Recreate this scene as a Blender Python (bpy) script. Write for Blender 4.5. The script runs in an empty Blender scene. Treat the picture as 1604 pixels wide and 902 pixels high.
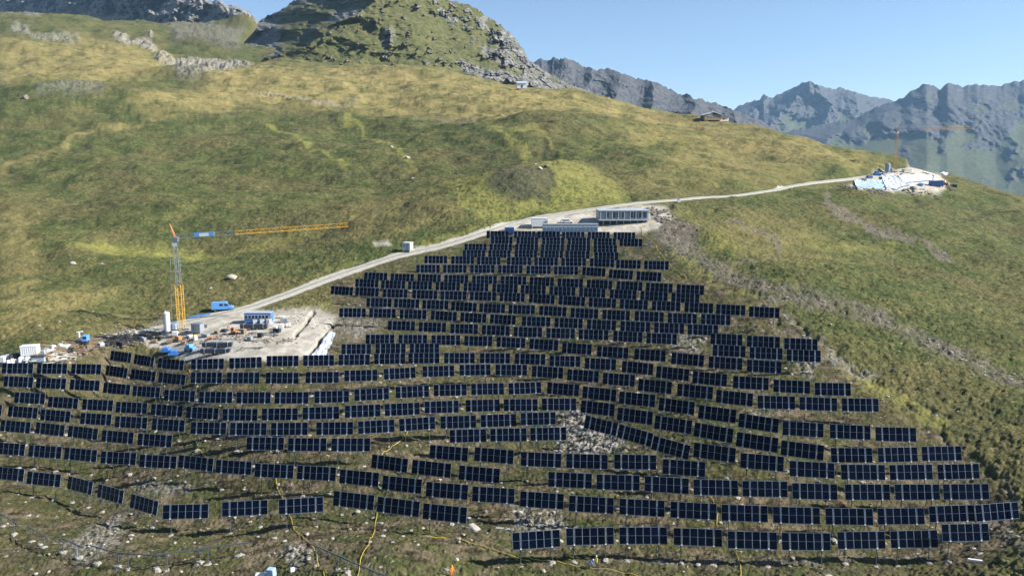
import bpy, math, random
import numpy as np
random.seed(7)
scene = bpy.context.scene
R = math.radians
# ---------------------------------------------------------------- camera
PITCH = R(9.1); FPX = 1200.0; CAMZ = 100.0
cam_d = bpy.data.cameras.new('camera'); cam = bpy.data.objects.new('camera', cam_d)
scene.collection.objects.link(cam); scene.camera = cam
cam_d.sensor_width = 36; cam_d.lens = 36 * FPX / 1604
cam_d.clip_start = 1; cam_d.clip_end = 40000
cam.location = (0, 0, CAMZ); cam.rotation_euler = (R(90) - PITCH, 0, 0)
# ---------------------------------------------------------------- light
SUN_EL, SUN_AZ = R(35), R(98)         # azimuth clockwise from +Y
world = bpy.data.worlds.new('World'); scene.world = world; world.use_nodes = True
wn = world.node_tree.nodes; wl = world.node_tree.links; wn.clear()
sky = wn.new('ShaderNodeTexSky'); sky.sky_type = 'NISHITA'; sky.sun_disc = False
sky.sun_elevation = SUN_EL; sky.sun_rotation = SUN_AZ
sky.altitude = 2200; sky.air_density = 1.0; sky.dust_density = 1.2; sky.ozone_density = 1.5
bg = wn.new('ShaderNodeBackground'); bg.inputs[1].default_value = 0.068
wo = wn.new('ShaderNodeOutputWorld')
wl.new(sky.outputs[0], bg.inputs[0]); wl.new(bg.outputs[0], wo.inputs[0])
sd = bpy.data.lights.new('sun', 'SUN'); sun = bpy.data.objects.new('sun', sd)
scene.collection.objects.link(sun)
sd.energy = 5.0; sd.angle = R(0.5); sd.color = (1.0, 0.95, 0.87)
from mathutils import Vector, Matrix, Euler
sdir = Vector((math.cos(SUN_EL) * math.sin(SUN_AZ), math.cos(SUN_EL) * math.cos(SUN_AZ), math.sin(SUN_EL)))
sun.rotation_euler = sdir.to_track_quat('Z', 'Y').to_euler()
scene.view_settings.view_transform = 'Standard'; scene.view_settings.look = 'None'
scene.view_settings.gamma = 1; scene.view_settings.exposure = 1.27
try:
    scene.cycles.volume_step_rate = 4; scene.cycles.volume_max_steps = 64; scene.cycles.volume_bounces = 0
except Exception: pass

# ---------------------------------------------------------------- helpers
cP, sP = math.cos(PITCH), math.sin(PITCH)
def pix(px, py, D):
    """world point seen at photograph pixel (px,py) at depth D along the optical axis"""
    u = (px - 802) / FPX; v = (py - 451) / FPX
    return np.stack(np.broadcast_arrays(D * u, D * (cP - v * sP), CAMZ + D * (-sP - v * cP)), -1)
def proj(P):
    x, y, z = P[..., 0], P[..., 1], P[..., 2] - CAMZ
    D = y * cP - z * sP; up = y * sP + z * cP
    return 802 + FPX * x / D, 451 - FPX * up / D, D
_rng = np.random.RandomState(3)
_perm = _rng.permutation(4096); _ga = _rng.rand(4096) * 2 * np.pi
_gx, _gy = np.cos(_ga), np.sin(_ga)
def pn(x, y, s=0):
    xi = np.floor(x).astype(np.int64); yi = np.floor(y).astype(np.int64)
    fx = x - xi; fy = y - yi
    ux = fx * fx * fx * (fx * (fx * 6 - 15) + 10); uy = fy * fy * fy * (fy * (fy * 6 - 15) + 10)
    def g(a, b, dx, dy):
        h = _perm[(_perm[(a + s * 57) & 4095] + b + s * 131) & 4095]
        return _gx[h] * dx + _gy[h] * dy
    a = g(xi, yi, fx, fy); b = g(xi + 1, yi, fx - 1, fy); c = g(xi, yi + 1, fx, fy - 1); d = g(xi + 1, yi + 1, fx - 1, fy - 1)
    return 1.5 * ((a + (b - a) * ux) + ((c + (d - c) * ux) - (a + (b - a) * ux)) * uy)
def fbm(x, y, o=4, s=0, r=0.5):
    t = 0; a = 1
    for i in range(o):
        t = t + a * pn(x, y, s + i * 7); x = x * 2.03 + 5.1; y = y * 2.03 + 1.7; a *= r
    return t
def ridge(x, y, o=4, s=0):
    t = 0; a = 1
    for i in range(o):
        t = t + a * (1 - 2 * np.abs(pn(x, y, s + i * 5))); x = x * 2.1 + 3.3; y = y * 2.1 + 7.7; a *= 0.5
    return t
def sm(a, b, x):
    t = np.clip((x - a) / (b - a), 0, 1); return t * t * (3 - 2 * t)
C = scene.collection
def tag(o, label=None, cat=None, group=None, kind=None):
    if label: o['label'] = label
    if cat: o['category'] = cat
    if group: o['group'] = group
    if kind: o['kind'] = kind
    return o
def thing(name, label, cat, loc=(0, 0, 0), rot=(0, 0, 0), group=None):
    o = bpy.data.objects.new(name, None); o.empty_display_size = 0.5; C.objects.link(o)
    o.location = loc; o.rotation_euler = rot
    return tag(o, label, cat, group)
def np_mesh(name, V, F, mats, parent=None, smooth=False, mi=None):
    V = np.asarray(V, np.float32); F = np.asarray(F, np.int32)
    me = bpy.data.meshes.new(name); n = F.shape[1]
    me.vertices.add(len(V)); me.vertices.foreach_set('co', V.ravel())
    me.loops.add(F.size); me.loops.foreach_set('vertex_index', F.ravel())
    me.polygons.add(len(F)); me.polygons.foreach_set('loop_start', np.arange(0, F.size, n, dtype=np.int32))
    me.update(calc_edges=True)
    if smooth: me.polygons.foreach_set('use_smooth', np.ones(len(F), bool))
    for m in (mats if isinstance(mats, (list, tuple)) else [mats]): me.materials.append(m)
    if mi is not None: me.polygons.foreach_set('material_index', np.asarray(mi, np.int32))
    me.validate()
    o = bpy.data.objects.new(name, me); C.objects.link(o)
    if parent: o.parent = parent
    return o
class MB:
    def __init__(s): s.v = []; s.f = []; s.m = []
    def add(s, V, F, m=0):
        b = len(s.v); s.v += [tuple(p) for p in V]; s.f += [tuple(b + i for i in f) for f in F]; s.m += [m] * len(F); return s
    def box(s, c, d, m=0, M=None, taper=1.0):
        V = []
        for z in (-.5, .5):
            k = taper if z > 0 else 1
            for x, y in ((-.5, -.5), (.5, -.5), (.5, .5), (-.5, .5)):
                p = Vector((x * d[0] * k, y * d[1] * k, z * d[2]))
                if M: p = M @ p
                V.append((p.x + c[0], p.y + c[1], p.z + c[2]))
        return s.add(V, [(3, 2, 1, 0), (4, 5, 6, 7), (0, 1, 5, 4), (1, 2, 6, 5), (2, 3, 7, 6), (3, 0, 4, 7)], m)
    def tube(s, a, b, r, m=0, n=6, r2=None, caps=True):
        a = Vector(a); b = Vector(b); r2 = r if r2 is None else r2
        q = (b - a).to_track_quat('Z', 'Y'); V = []
        for p, rr in ((a, r), (b, r2)):
            for i in range(n):
                t = 2 * math.pi * i / n
                V.append(p + q @ Vector((rr * math.cos(t), rr * math.sin(t), 0)))
        F = [(i, (i + 1) % n, n + (i + 1) % n, n + i) for i in range(n)]
        if caps: F += [tuple(range(n - 1, -1, -1)), tuple(range(n, 2 * n))]
        return s.add(V, F, m)
    def path(s, pts, r, m=0, n=5):
        pts = [Vector(p) for p in pts]; V = []; F = []
        for i, p in enumerate(pts):
            d = (pts[min(i + 1, len(pts) - 1)] - pts[max(i - 1, 0)]); q = d.to_track_quat('Z', 'Y')
            for k in range(n):
                t = 2 * math.pi * k / n; V.append(p + q @ Vector((r * math.cos(t), r * math.sin(t), 0)))
            if i:
                for k in range(n):
                    F.append(((i - 1) * n + k, (i - 1) * n + (k + 1) % n, i * n + (k + 1) % n, i * n + k))
        return s.add(V, F, m)
    def prism(s, prof, x0, x1, m=0, axis='x'):
        n = len(prof)
        if axis == 'x': V = [(x0, a, b) for a, b in prof] + [(x1, a, b) for a, b in prof]
        else: V = [(a, x0, b) for a, b in prof] + [(a, x1, b) for a, b in prof]
        F = [(i, (i + 1) % n, n + (i + 1) % n, n + i) for i in range(n)] + [tuple(range(n - 1, -1, -1)), tuple(range(n, 2 * n))]
        return s.add(V, F, m)
    def build(s, name, mats, parent=None, smooth=False, bevel=0):
        me = bpy.data.meshes.new(name); me.from_pydata(s.v, [], s.f)
        for m in (mats if isinstance(mats, (list, tuple)) else [mats]): me.materials.append(m)
        me.polygons.foreach_set('material_index', s.m)
        if smooth: me.polygons.foreach_set('use_smooth', [True] * len(s.f))
        me.update()
        o = bpy.data.objects.new(name, me); C.objects.link(o)
        if parent: o.parent = parent
        if bevel:
            b = o.modifiers.new('bevel', 'BEVEL'); b.width = bevel; b.segments = 2; b.limit_method = 'ANGLE'
        return o
def mat(name, col, rough=0.6, metal=0.0, var=0.12, scale=3.0, spec=0.5, bump=0.0):
    m = bpy.data.materials.new(name); m.use_nodes = True; n = m.node_tree.nodes; l = m.node_tree.links
    b = n['Principled BSDF']; b.inputs['Roughness'].default_value = rough; b.inputs['Metallic'].default_value = metal
    b.inputs['Specular IOR Level'].default_value = spec
    tc = n.new('ShaderNodeTexCoord'); nz = n.new('ShaderNodeTexNoise'); nz.inputs['Scale'].default_value = scale; nz.inputs['Detail'].default_value = 6
    l.new(tc.outputs['Object'], nz.inputs['Vector'])
    mx = n.new('ShaderNodeMix'); mx.data_type = 'RGBA'
    mx.inputs[6].default_value = tuple(c * (1 - var) for c in col) + (1,); mx.inputs[7].default_value = tuple(min(1, c * (1 + var)) for c in col) + (1,)
    l.new(nz.outputs['Fac'], mx.inputs[0]); l.new(mx.outputs[2], b.inputs['Base Color'])
    if bump:
        bp = n.new('ShaderNodeBump'); bp.inputs['Strength'].default_value = bump; bp.inputs['Distance'].default_value = 0.1
        l.new(nz.outputs['Fac'], bp.inputs['Height']); l.new(bp.outputs[0], b.inputs['Normal'])
    return m
ROWS=[
('R1',[(762,797,361.6,362),(805,838.5,362,362),(841.5,877,362,362.5),(880,915.5,363,363),(920.5,955,363,363.3),(961,995,363.6,364)]),
('R2',[(769,803,370,370.5),(809,843,370.7,371),(849,884,371.4,371.6),(889,924.5,371.7,372),(930,965,372.4,373),(970.5,1006,373.2,374)]),
('R3',[(727.6,762.3,381.5,381.7),(766.7,802,381.8,382),(806.8,843,381.8,382.3),(847.5,883.5,382.5,382.6),(887.6,924.6,382.5,383),(929.7,966.7,383.5,384)]),
('R4',[(724.6,760,391.5,391.7),(764.7,800,391.6,391.8),(806,841.4,391.6,392),(846.5,882,392,392.3),(885.5,923.5,392.5,393),(930.7,968.7,394.6,395.4)]),
('R5',[(664.7,700.7,400.3,400.5),(706.8,742.8,401,401.3),(747,784,402,402.3),(794,832,402.5,402.8),(837,874,403,403.4),(879,918,403.7,404),(924,962,404.4,405.4),(965,1003.7,406.5,407.6),(1008.8,1047.5,408,409)]),
('R6',[(652,689,414.5,414.5),(694,731,414.5,414.6),(736.4,774.8,414.6,414.8),(780,818.6,415,415.4),(824.6,862.7,416,416.3),(867.7,905.4,416.8,417.3),(912,948.5,417.8,420),(953.6,991.3,421.5,424),(997,1035.7,424.4,427)]),
('R7',[(570.4,606.8,426.3,427.4),(611.8,648.5,428,428.8),(654,690.6,429,429.9),(695.7,733.7,430.3,431),(739.4,778.5,431.3,431.8),(784.2,824.6,432,432.8),(829.7,867.7,433.3,435),(873.4,913.2,435.4,437),(919,959.3,437.4,439.3),(965.4,1006.4,439.7,441.6),(1011.5,1053.6,442.2,444),(1059.6,1102.7,444.8,447)]),
('R8',[(556.5,593,436.3,437.5),(597,635,438.5,439.6),(639,676.7,440,440.7),(682.3,720.7,441,442),(726.3,765.2,442.5,443.3),(771,811,444,445.4),(815.5,854.8,446,447.4),(860.4,901.5,448.2,449.6),(907,948.3,450.3,452),(955,997,452.5,454.5),(1002.8,1045.8,455.3,457.3),(1051.4,1095.4,458,460)]),
('R9',[(518.3,553,447.5,449.8),(556.7,593.5,449.4,451.4),(599.7,638.4,452.2,453.2),(645.9,685.2,453.7,455),(689.8,731,455.4,456.2),(736,777.2,456.3,457.4),(782.6,822,457.8,459),(828.6,868.8,459.6,462),(875,916.5,462.4,465),(922,965,465.6,467.6),(970.8,1014.7,468,470),(1021,1065.6,470.6,472.3),(1072,1117,472.9,475.2),(1121.6,1167.4,475.9,478.2),(1173,1221,479.3,482)]),
('R10',[(573.9,613.5,466.5,467.3),(617.3,657,467.5,468.8),(661.4,702.5,469.4,470.8),(706.7,746.9,472,474.2),(750.6,791.2,474.6,476.4),(796.5,838,476.5,478),(844.5,887.5,478.6,480.7),(893.7,937,482,484),(943.6,986.7,484.6,486.6),(994,1039.8,486.8,488.6),(1045.8,1091.6,489.8,491.2),(1098,1144,491.4,493)]),
('R11',[(531.4,573,482.4,482.6),(578.2,620,482.8,483.8),(625.9,668,484.3,485.4),(674.9,715.6,486.2,488.4),(721,761.8,489,491.2),(767.5,808,491.6,494),(817.4,862.3,495,496.5),(868.5,912.8,497,499),(919.3,965,499.8,501.8),(971.7,1018.5,502.3,504.3),(1024.6,1071.6,504.7,506.3),(1077,1124.7,507.3,509)]),
('R12',[(607.5,650.2,502,503.2),(655.8,698.8,504,505.6),(705.4,748.7,506.8,507.8),(754.7,798.7,508.6,510.4),(804.3,849.2,511.4,512.8),(855.7,900.6,513.3,514.6),(906.2,953,515,516.6),(960.5,1006.3,517.6,519.8),(1012.4,1060.2,520.8,522.6)]),
('R12b',[(1112.8,1162.7,521.4,524),(1169.8,1221.6,525,527.6),(1228.2,1280.5,528.8,531)]),
('R13b',[(1116,1167.8,539,541.6),(1174,1225.7,542.9,545),(1232,1285.6,546.6,548.6)]),
('R13',[(572.6,617.8,523.6,523.8),(624,669.2,524,524),(675.8,721,524.5,524.7),(727.2,771.2,525.4,526.8),(777.7,823,527.4,529.2),(829.2,874.4,529.8,533),(880.4,926.8,536,539),(935,984.2,541,544.6),(993.6,1042.8,545.2,549),(1051.4,1102.7,551.2,556),(1109.7,1162.8,557.2,561),(1169.8,1224.3,562.6,566)]),
('R14',[(534.6,581.4,538.7,538.2),(587.9,635.6,537.8,537.4),(641.6,688,537.6,537.4)]),
('R15',[(173.3,205.7,548.7,553),(207,244.4,553.7,560),(245.6,289.8,560,564.4),(299.3,351,562.4,561),(359,410,560.5,558.8),(417.5,467.8,557.2,556.6),(474.8,523.4,556.3,555.6),(530.4,579.6,555.2,554.6),(585.8,635,553.8,553),(639.4,688.5,552.6,552.3),(695.5,743.6,552.3,552.5),(751.6,799,552.3,552.8),(806.2,854.4,553,554.6),(860.6,909,556.2,557.6),(916,965,559.8,562.4),(974,1023.2,564.4,569.6),(1028.6,1078.6,572.6,578),(1084.7,1138.5,580.2,586),(1148,1204,588,591.4),(1211.2,1268.8,593.8,596.6),(1275.9,1332.7,598.6,600)]),
('R16',[(3,52,568.5,569),(58,105.2,568.8,569.4),(111.5,158.4,569.4,570.4),(163.3,202,571.2,577),(204.5,244.4,577.4,582),(247.6,291.3,582.4,586.9),(298.8,347.9,583,583),(355.4,406.8,583,583),(416.2,467.8,583,583.2),(478.6,531,582.4,581.6),(539.2,591.5,579.8,578.4),(601.2,651,577.2,574.6),(661.8,711.7,573.2,571.8),(719.7,768.6,571,570),(776,825.7,570.4,571),(833,882.3,572.4,575.4),(888.5,938,577.4,581.2),(944,994.5,583,587),(999.5,1052.2,592.4,598),(1060.6,1116.6,600,605.5),(1121.6,1178.9,609.6,616),(1186.5,1245.5,618.7,620.5),(1252,1311.4,621,623),(1318.5,1376,623,624.2)]),
('R17',[(6,52,588.6,590.6),(56.6,103.5,591,593),(109,156.6,593.6,596),(162,204,598.6,602.4),(208,250.6,603.6,606.4),(256.9,305.5,609.8,612),(311.7,364,612.8,613.4),(370.4,424.2,613.5,613.6),(430,483.5,613.7,613.4),(492.3,547,612.8,611),(555,609.5,609.3,606.8),(619.5,672.3,605.3,603),(679.3,731,602.3,601),(738,789.5,600.6,599.3),(796.5,848,599.6,597.4),(856.9,907.2,597.9,602.4),(912.2,965.3,604.3,609.8),(969.6,1026.2,612.3,617.8),(1032,1087.6,621.8,629.2),(1094.7,1151.8,633.5,641.4),(1157.6,1218.5,646.4,655.6),(1225.6,1290,658.5,662.8),(1299.5,1363.5,664,666.4),(1371,1435,668,669.8)]),
('R18',[(22.4,71,613.6,616),(74.8,123,620.3,623.4),(129,177,624.3,626.8),(181.5,230.7,628.5,631),(236.4,286,631.8,635.4),(291.8,342.4,636,639),(348.4,403.7,639.6,640),(410,466.8,639.3,638.6),(474,531.4,637.8,636),(540,596.3,634.8,632.8),(602.5,657.6,632.3,629.8),(665,718.7,628.5,626.8),(729.2,782.8,626,624.8),(789,842.4,624.8,624.4),(848.6,902.7,623.5,623.6),(909.7,962.8,626,632.4),(967.8,1021.4,637.3,644.6),(1025.8,1083,649.3,658.4),(1086.9,1148.2,660.3,671.6),(1154.2,1217.3,675.6,685.6),(1223,1290,688.8,697.4),(1301.3,1366.4,700.8,701.2),(1374.8,1437.3,701,699.8),(1443.6,1506,699.2,698.2)]),
('R19',[(-45,3,632,634),(12,59.9,634.8,638.4),(62.8,111,640.2,644),(126,174.6,646,648.6),(180,230.7,651,653.6),(238,289.3,654.7,657.8),(298.8,354.6,660.2,661.4),(360.3,418,661.5,661.8),(424.4,482.3,661.7,661),(495.3,553.4,661,660.2),(560.8,618.2,659.5,656.2),(625.2,681.8,655.5,651.8),(689.8,745.9,651.7,649.8),(752.9,808.7,649.5,647.4),(815.5,870.6,646.4,644.8),(917,965.3,649.7,662),(969.6,1020,663.4,678),(1023.2,1078,681,697),(1086.2,1152,692,701.4),(1159.5,1227.6,708.6,714.6),(1236.5,1307,721,725),(1317.1,1386.4,726.8,727.6),(1393.2,1460.7,727.7,726.8),(1468.3,1533.8,727.4,725.6)]),
('R20',[(0,48.6,657,661),(53.6,103.5,660.4,665.8),(106.7,153.4,666,671),(159,209.5,672.7,677),(215,270,677.7,681.6),(386,445,684,684.6),(451,511.5,685.4,685.8),(519,580,685.9,685.9),(704.2,761.6,673,671),(767.8,825,671.2,669.7),(830.4,887.3,669.7,668.4)]),
('R20m',[(673,733,695.9,700.9),(743,804.5,699.6,705),(815.5,879.3,707,709.8),(886.8,952,709.6,712),(962,1028,710.8,712.4),(1037.6,1104.7,718,723)]),
('R20c',[(582,638.5,710.8,718.5),(645.2,706.2,719,726),(718.7,782.8,728,733.7),(858.6,927.2,738.2,741.2),(934,1002,742,744.4),(1009.5,1078.8,745,748.7),(1086,1155.9,750,752),(1162.8,1233.5,752.4,753.8),(1240.8,1311.6,755.8,757.8),(1323.4,1394,757.8,758),(1401.5,1472,758,757.8),(1477,1548.9,757.8,757.2)]),
('R21',[(-13,40.4,691.5,695.2),(44.4,96.8,695.9,699.6),(99.8,152.9,699.8,704.6),(157.9,213.2,705.8,709),(218.2,276.8,710.8,714),(279.3,334,711.6,718),(338,394,719.3,723),(399,460,725,728),(465.3,526.4,728.2,731.5),(532,593.3,734.2,740),(599,660.6,743.7,750.4),(667.3,733,753.7,759),(739.6,806,761,765),(814.5,883,768.6,773),(891,961.3,775.4,779.4),(970,1041,780.3,783.4),(1050,1122.4,784.8,788.5),(1130,1202.5,789.3,792),(1210.6,1284.4,792.5,795),(1292.7,1367.5,795,796.4),(1374.3,1448,795.6,795),(1455.2,1526.7,792.5,790.4),(1528.2,1595.5,791.3,786)]),
('R22',[(-16,40,729,734.5),(40.6,96.8,737.5,743),(103.5,147.6,744.2,755.7),(151,195.3,756.7,769),(204,247.4,772.4,785.3),(254.9,326.7,790.6,788.6),(347.9,419.5,786,782.3),(436.7,506.5,781.6,777.4),(522.2,585.8,768,775.4),(590.8,656.9,776.9,785.3),(662.3,731,787.3,794.8)]),
('R23',[(803,877.3,834.2,829.2),(886.8,961.6,827.2,825.4),(970,1045,825.2,825.2),(1055,1131,826,829.2),(1139.7,1217,831,833.4),(1224.4,1300.8,833.9,834.6),(1311.6,1386.4,832.8,832),(1394.7,1468.8,831.6,830),(1475.3,1548.9,821.3,820)]),
]
# ---------------------------------------------------------------- ground shape
CLEAR = 3.75        # panel centre above the ground
def dep(D, py): return 0
tab = []            # row, index, xl, xr, yl, yr (panel centre line)
for n_, ts in ROWS:
    for i_, (a, b, c, d) in enumerate(ts): tab.append((n_, i_, a, b, c, d))
tx = np.array([(t[2] + t[3]) / 2 for t in tab]); tl = np.array([math.hypot(t[3] - t[2], t[5] - t[4]) for t in tab])
ty = np.array([(t[4] + t[5]) / 2 for t in tab]); tslope = np.array([(t[5] - t[4]) / (t[3] - t[2]) for t in tab])
def feat(x, y):
    x = (x - 802) / 800; y = (y - 600) / 300
    return np.stack([np.ones_like(x), x, y, x * x, x * y, y * y, x ** 3, x * x * y, x * y * y, y ** 3], 1)
dp0 = np.arctan((ty - 451) / FPX) + PITCH
tyaw = np.arctan(tslope / np.sin(dp0)) * 0.85      # positive: right end nearer the camera
tyaw = np.clip(tyaw, -0.6, 0.65)
wf = tl / np.cos(tyaw); tcy = ty + 0.172 * wf
A_ = feat(tx, tcy); msk = np.ones(len(tx), bool)
for k in range(4):
    co, *_r = np.linalg.lstsq(A_[msk], wf[msk], rcond=None); rs = wf - A_ @ co; msk = abs(rs) < 2.5 * rs[msk].std()
wfit = A_ @ co
K_ = np.exp(-((tx[:, None] - tx[None]) / 55) ** 2 - ((tcy[:, None] - tcy[None]) / 30) ** 2) * (abs(rs) < 6)[None]
wfit = wfit + .8 * (K_ @ rs) / (K_.sum(1) + .8); tD = FPX * 7.0 / wfit
tP = pix(tx, tcy, tD)                              # panel centres
ctrl = [(p[0], p[1], p[2] - CLEAR) for p in tP]
HAND = [  # px, py, depth on the ground away from the array
 (1604,850,108),(1604,760,119),(1604,700,130),(1604,600,152),(1604,500,190),(1604,400,262),(1604,345,335),(1480,500,178),(1450,420,232),(1500,350,312),
 (1350,480,184),(1350,420,218),(1250,440,196),(1200,400,222),(1110,360,245),(1250,350,268),(1340,310,322),(1290,286,356),(1345,281,376),(1220,299,324),(1400,330,300),(1450,290,380),(1400,268,400),
 (900,902,103),(1300,902,101),(1604,902,101),(500,902,108),(200,902,116),(0,902,120),(0,800,139),(200,830,130),(600,860,113),
 (60,548,180),(0,565,174),(120,540,188),(220,520,205),(284,517,203),(380,505,206),(300,540,192),(440,520,196),(440,548,186),(520,520,197),(0,480,222),(0,430,255),(0,300,370),(0,200,500),(0,140,590),
 (200,440,242),(300,400,276),(150,350,312),(450,430,242),(450,340,310),(300,300,360),(300,240,440),(300,200,500),(300,150,580),(150,250,428),(150,180,520),
 (600,385,252),(600,330,305),(600,270,385),(600,200,485),(600,150,575),(600,112,660),(450,150,590),(450,115,660),(450,250,415),
 (640,388,250),(700,378,250),(760,360,254),(820,352,258),(975,348,256),(1060,345,256),(850,335,266),(850,300,292),(850,262,335),(850,200,440),(850,150,560),(750,130,620),(750,170,520),(750,250,370),
 (1000,315,280),(1060,315,284),(1000,270,338),(1000,220,430),(1200,300,318),(1200,250,390),(1100,270,350),(1100,225,440),
 (0,60,800),(100,60,820),(200,60,850),(300,62,900),(360,70,900),(0,100,690),(150,100,680),(260,112,700),(330,118,730),(400,112,720),(380,90,820),
 (0,22,1050),(100,24,1080),(200,36,1120),(300,40,1150),(350,38,1180),(400,34,1200)]
for h in HAND: ctrl.append(tuple(pix(*[float(q) for q in h])))
RIDGE = [(750,124,660),(870,143,620),(950,158,600),(1030,174,570),(1100,187,545),(1160,198,520),(1220,211,500),(1290,228,470),(1350,243,450),(1420,262,430),(1500,284,415),(1560,300,405),(1640,322,395),(1800,370,360)]
for px_, py_, d_ in RIDGE:
    p = pix(px_, py_, float(d_)); ctrl.append(tuple(p))
    for e, dz in ((45, -4), (140, -26), (320, -95), (800, -330)):
        q = p * 1.0; s_ = (d_ + e) / d_; ctrl.append((p[0] * s_ + e * 0.3, p[1] * s_, p[2] + dz))
for px_, py_, d_ in [(600,105,720),(500,100,760),(430,95,800),(700,110,720)]:
    p = pix(px_, py_, float(d_)); ctrl.append(tuple(p)); ctrl.append((p[0] * 1.5, p[1] * 1.5, p[2] + 20))
for px_ in (0, 150, 300, 400):
    p = pix(px_, 36, 1160.); ctrl.append((p[0] * 1.12, p[1] * 1.12, p[2] - 40)); ctrl.append((p[0] * 1.4, p[1] * 1.4, p[2] - 220))
for px_, py_, d_ in [(-300,900,130),(-300,600,200),(-300,400,300),(-300,200,520),(-300,60,900),(1900,900,95),(1900,600,150),(1900,480,230)]:
    ctrl.append(tuple(pix(px_, py_, float(d_))))
for x_, y_, z_ in [(-60,70,-76),(0,60,-74),(60,60,-72),(0,20,-92),(-60,20,-96),(60,20,-90)]: ctrl.append((x_, y_, CAMZ + z_))
ctrl = np.array(ctrl)
S = 100.0
def tps_fit(P, lam=0.012):
    X = P[:, :2] / S; n = len(X); d = np.sqrt(((X[:, None] - X[None]) ** 2).sum(-1)) + 1e-9
    K = d * d * np.log(d) + lam * np.eye(n); Q = np.c_[np.ones(n), X]
    Mx = np.block([[K, Q], [Q.T, np.zeros((3, 3))]])
    w = np.linalg.solve(Mx, np.r_[P[:, 2], 0, 0, 0]); return X, w
TX, TW = tps_fit(ctrl)
def base_exact(x, y):
    out = np.empty(x.size); xs = x.ravel() / S; ys = y.ravel() / S
    for i in range(0, x.size, 20000):
        a = xs[i:i + 20000]; b = ys[i:i + 20000]
        d2 = (a[:, None] - TX[None, :, 0]) ** 2 + (b[:, None] - TX[None, :, 1]) ** 2 + 1e-12
        out[i:i + 20000] = (0.5 * d2 * np.log(d2)) @ TW[:-3] + TW[-3] + TW[-2] * a + TW[-1] * b
    return out.reshape(x.shape)
# coarse polar lookup of the base surface
AZ0, AZ1, LR0, LR1 = R(-52), R(52), math.log(18.), math.log(1700.)
NA, NR = 420, 480
ga, gr = np.meshgrid(np.linspace(AZ0, AZ1, NA), np.linspace(LR0, LR1, NR))
GB = base_exact(np.exp(gr) * np.sin(ga), np.exp(gr) * np.cos(ga))
def bil(G, fa, fr):
    fa = np.clip(fa, 0, G.shape[1] - 1.001); fr = np.clip(fr, 0, G.shape[0] - 1.001)
    i = fa.astype(int); j = fr.astype(int); u = fa - i; v = fr - j
    return (G[j, i] * (1 - u) + G[j, i + 1] * u) * (1 - v) + (G[j + 1, i] * (1 - u) + G[j + 1, i + 1] * u) * v
def base(x, y):
    a = np.arctan2(x, y); r = np.log(np.hypot(x, y) + 1e-6)
    return bil(GB, (a - AZ0) / (AZ1 - AZ0) * (NA - 1), (r - LR0) / (LR1 - LR0) * (NR - 1))
# ------------------------------------------------ masks drawn on the photograph's ground, kept as maps
MW, MH = 1000, 520      # covers px -200..1800, py -20..1020 at 2 px
mxx, myy = np.meshgrid(np.arange(MW) * 2. - 200, np.arange(MH) * 2. - 20)
jx = mxx + 9 * fbm(mxx / 34, myy / 20, 3, 40); jy = myy + 6 * fbm(mxx / 34 + 50, myy / 20, 3, 44)
def line(pts, w0, w1=None, soft=1.0, jit=1.0):
    w1 = w0 if w1 is None else w1; best = np.zeros_like(mxx); X = mxx + (jx - mxx) * jit; Y = myy + (jy - myy) * jit
    L = len(pts) - 1
    for k in range(L):
        (ax, ay), (bx_, by_) = pts[k], pts[k + 1]; dx, dy = bx_ - ax, by_ - ay
        t = np.clip(((X - ax) * dx + (Y - ay) * dy) / (dx * dx + dy * dy), 0, 1)
        d = np.hypot(X - ax - t * dx, (Y - ay - t * dy) * 1.5); w = w0 + (w1 - w0) * (k + t) / L
        best = np.maximum(best, 1 - sm(w * (1 - .5 * soft), w * (1 + .8 * soft), d))
    return best
def poly(pts, soft=8, jit=1.0):
    X = mxx + (jx - mxx) * jit; Y = myy + (jy - myy) * jit; ins = np.zeros(X.shape, bool); dm = np.full(X.shape, 1e9); n = len(pts)
    for k in range(n):
        (ax, ay), (bx_, by_) = pts[k], pts[(k + 1) % n]
        c = ((ay > Y) != (by_ > Y)) & (X < (bx_ - ax) * (Y - ay) / (by_ - ay + 1e-9) + ax); ins ^= c
        dx, dy = bx_ - ax, by_ - ay; t = np.clip(((X - ax) * dx + (Y - ay) * dy) / (dx * dx + dy * dy), 0, 1)
        dm = np.minimum(dm, np.hypot(X - ax - t * dx, Y - ay - t * dy))
    return sm(-soft, soft, np.where(ins, dm, -dm))
def mx_(*a):
    r = a[0]
    for b in a[1:]: r = np.maximum(r, b)
    return r
PAD = [(205,532),(262,512),(330,498),(372,487),(440,487),(505,486),(528,498),(512,520),(505,556),(430,562),(300,566),(248,548)]
PAD2 = [(806,350),(850,342),(935,330),(1010,322),(1045,322),(1052,345),(1030,362),(1000,366),(800,362),(778,358)]
PAD3 = [(1325,290),(1360,276),(1400,266),(1440,260),(1462,262),(1474,274),(1486,290),(1476,297),(1440,299),(1350,298)]
ARRAY = [(0,560),(170,545),(300,560),(520,535),(520,445),(650,400),(720,375),(765,358),(1010,360),(1110,440),(1225,478),(1290,540),(1340,600),(1440,668),(1510,700),(1560,760),(1604,800),(1560,902),(0,902)]
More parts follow.
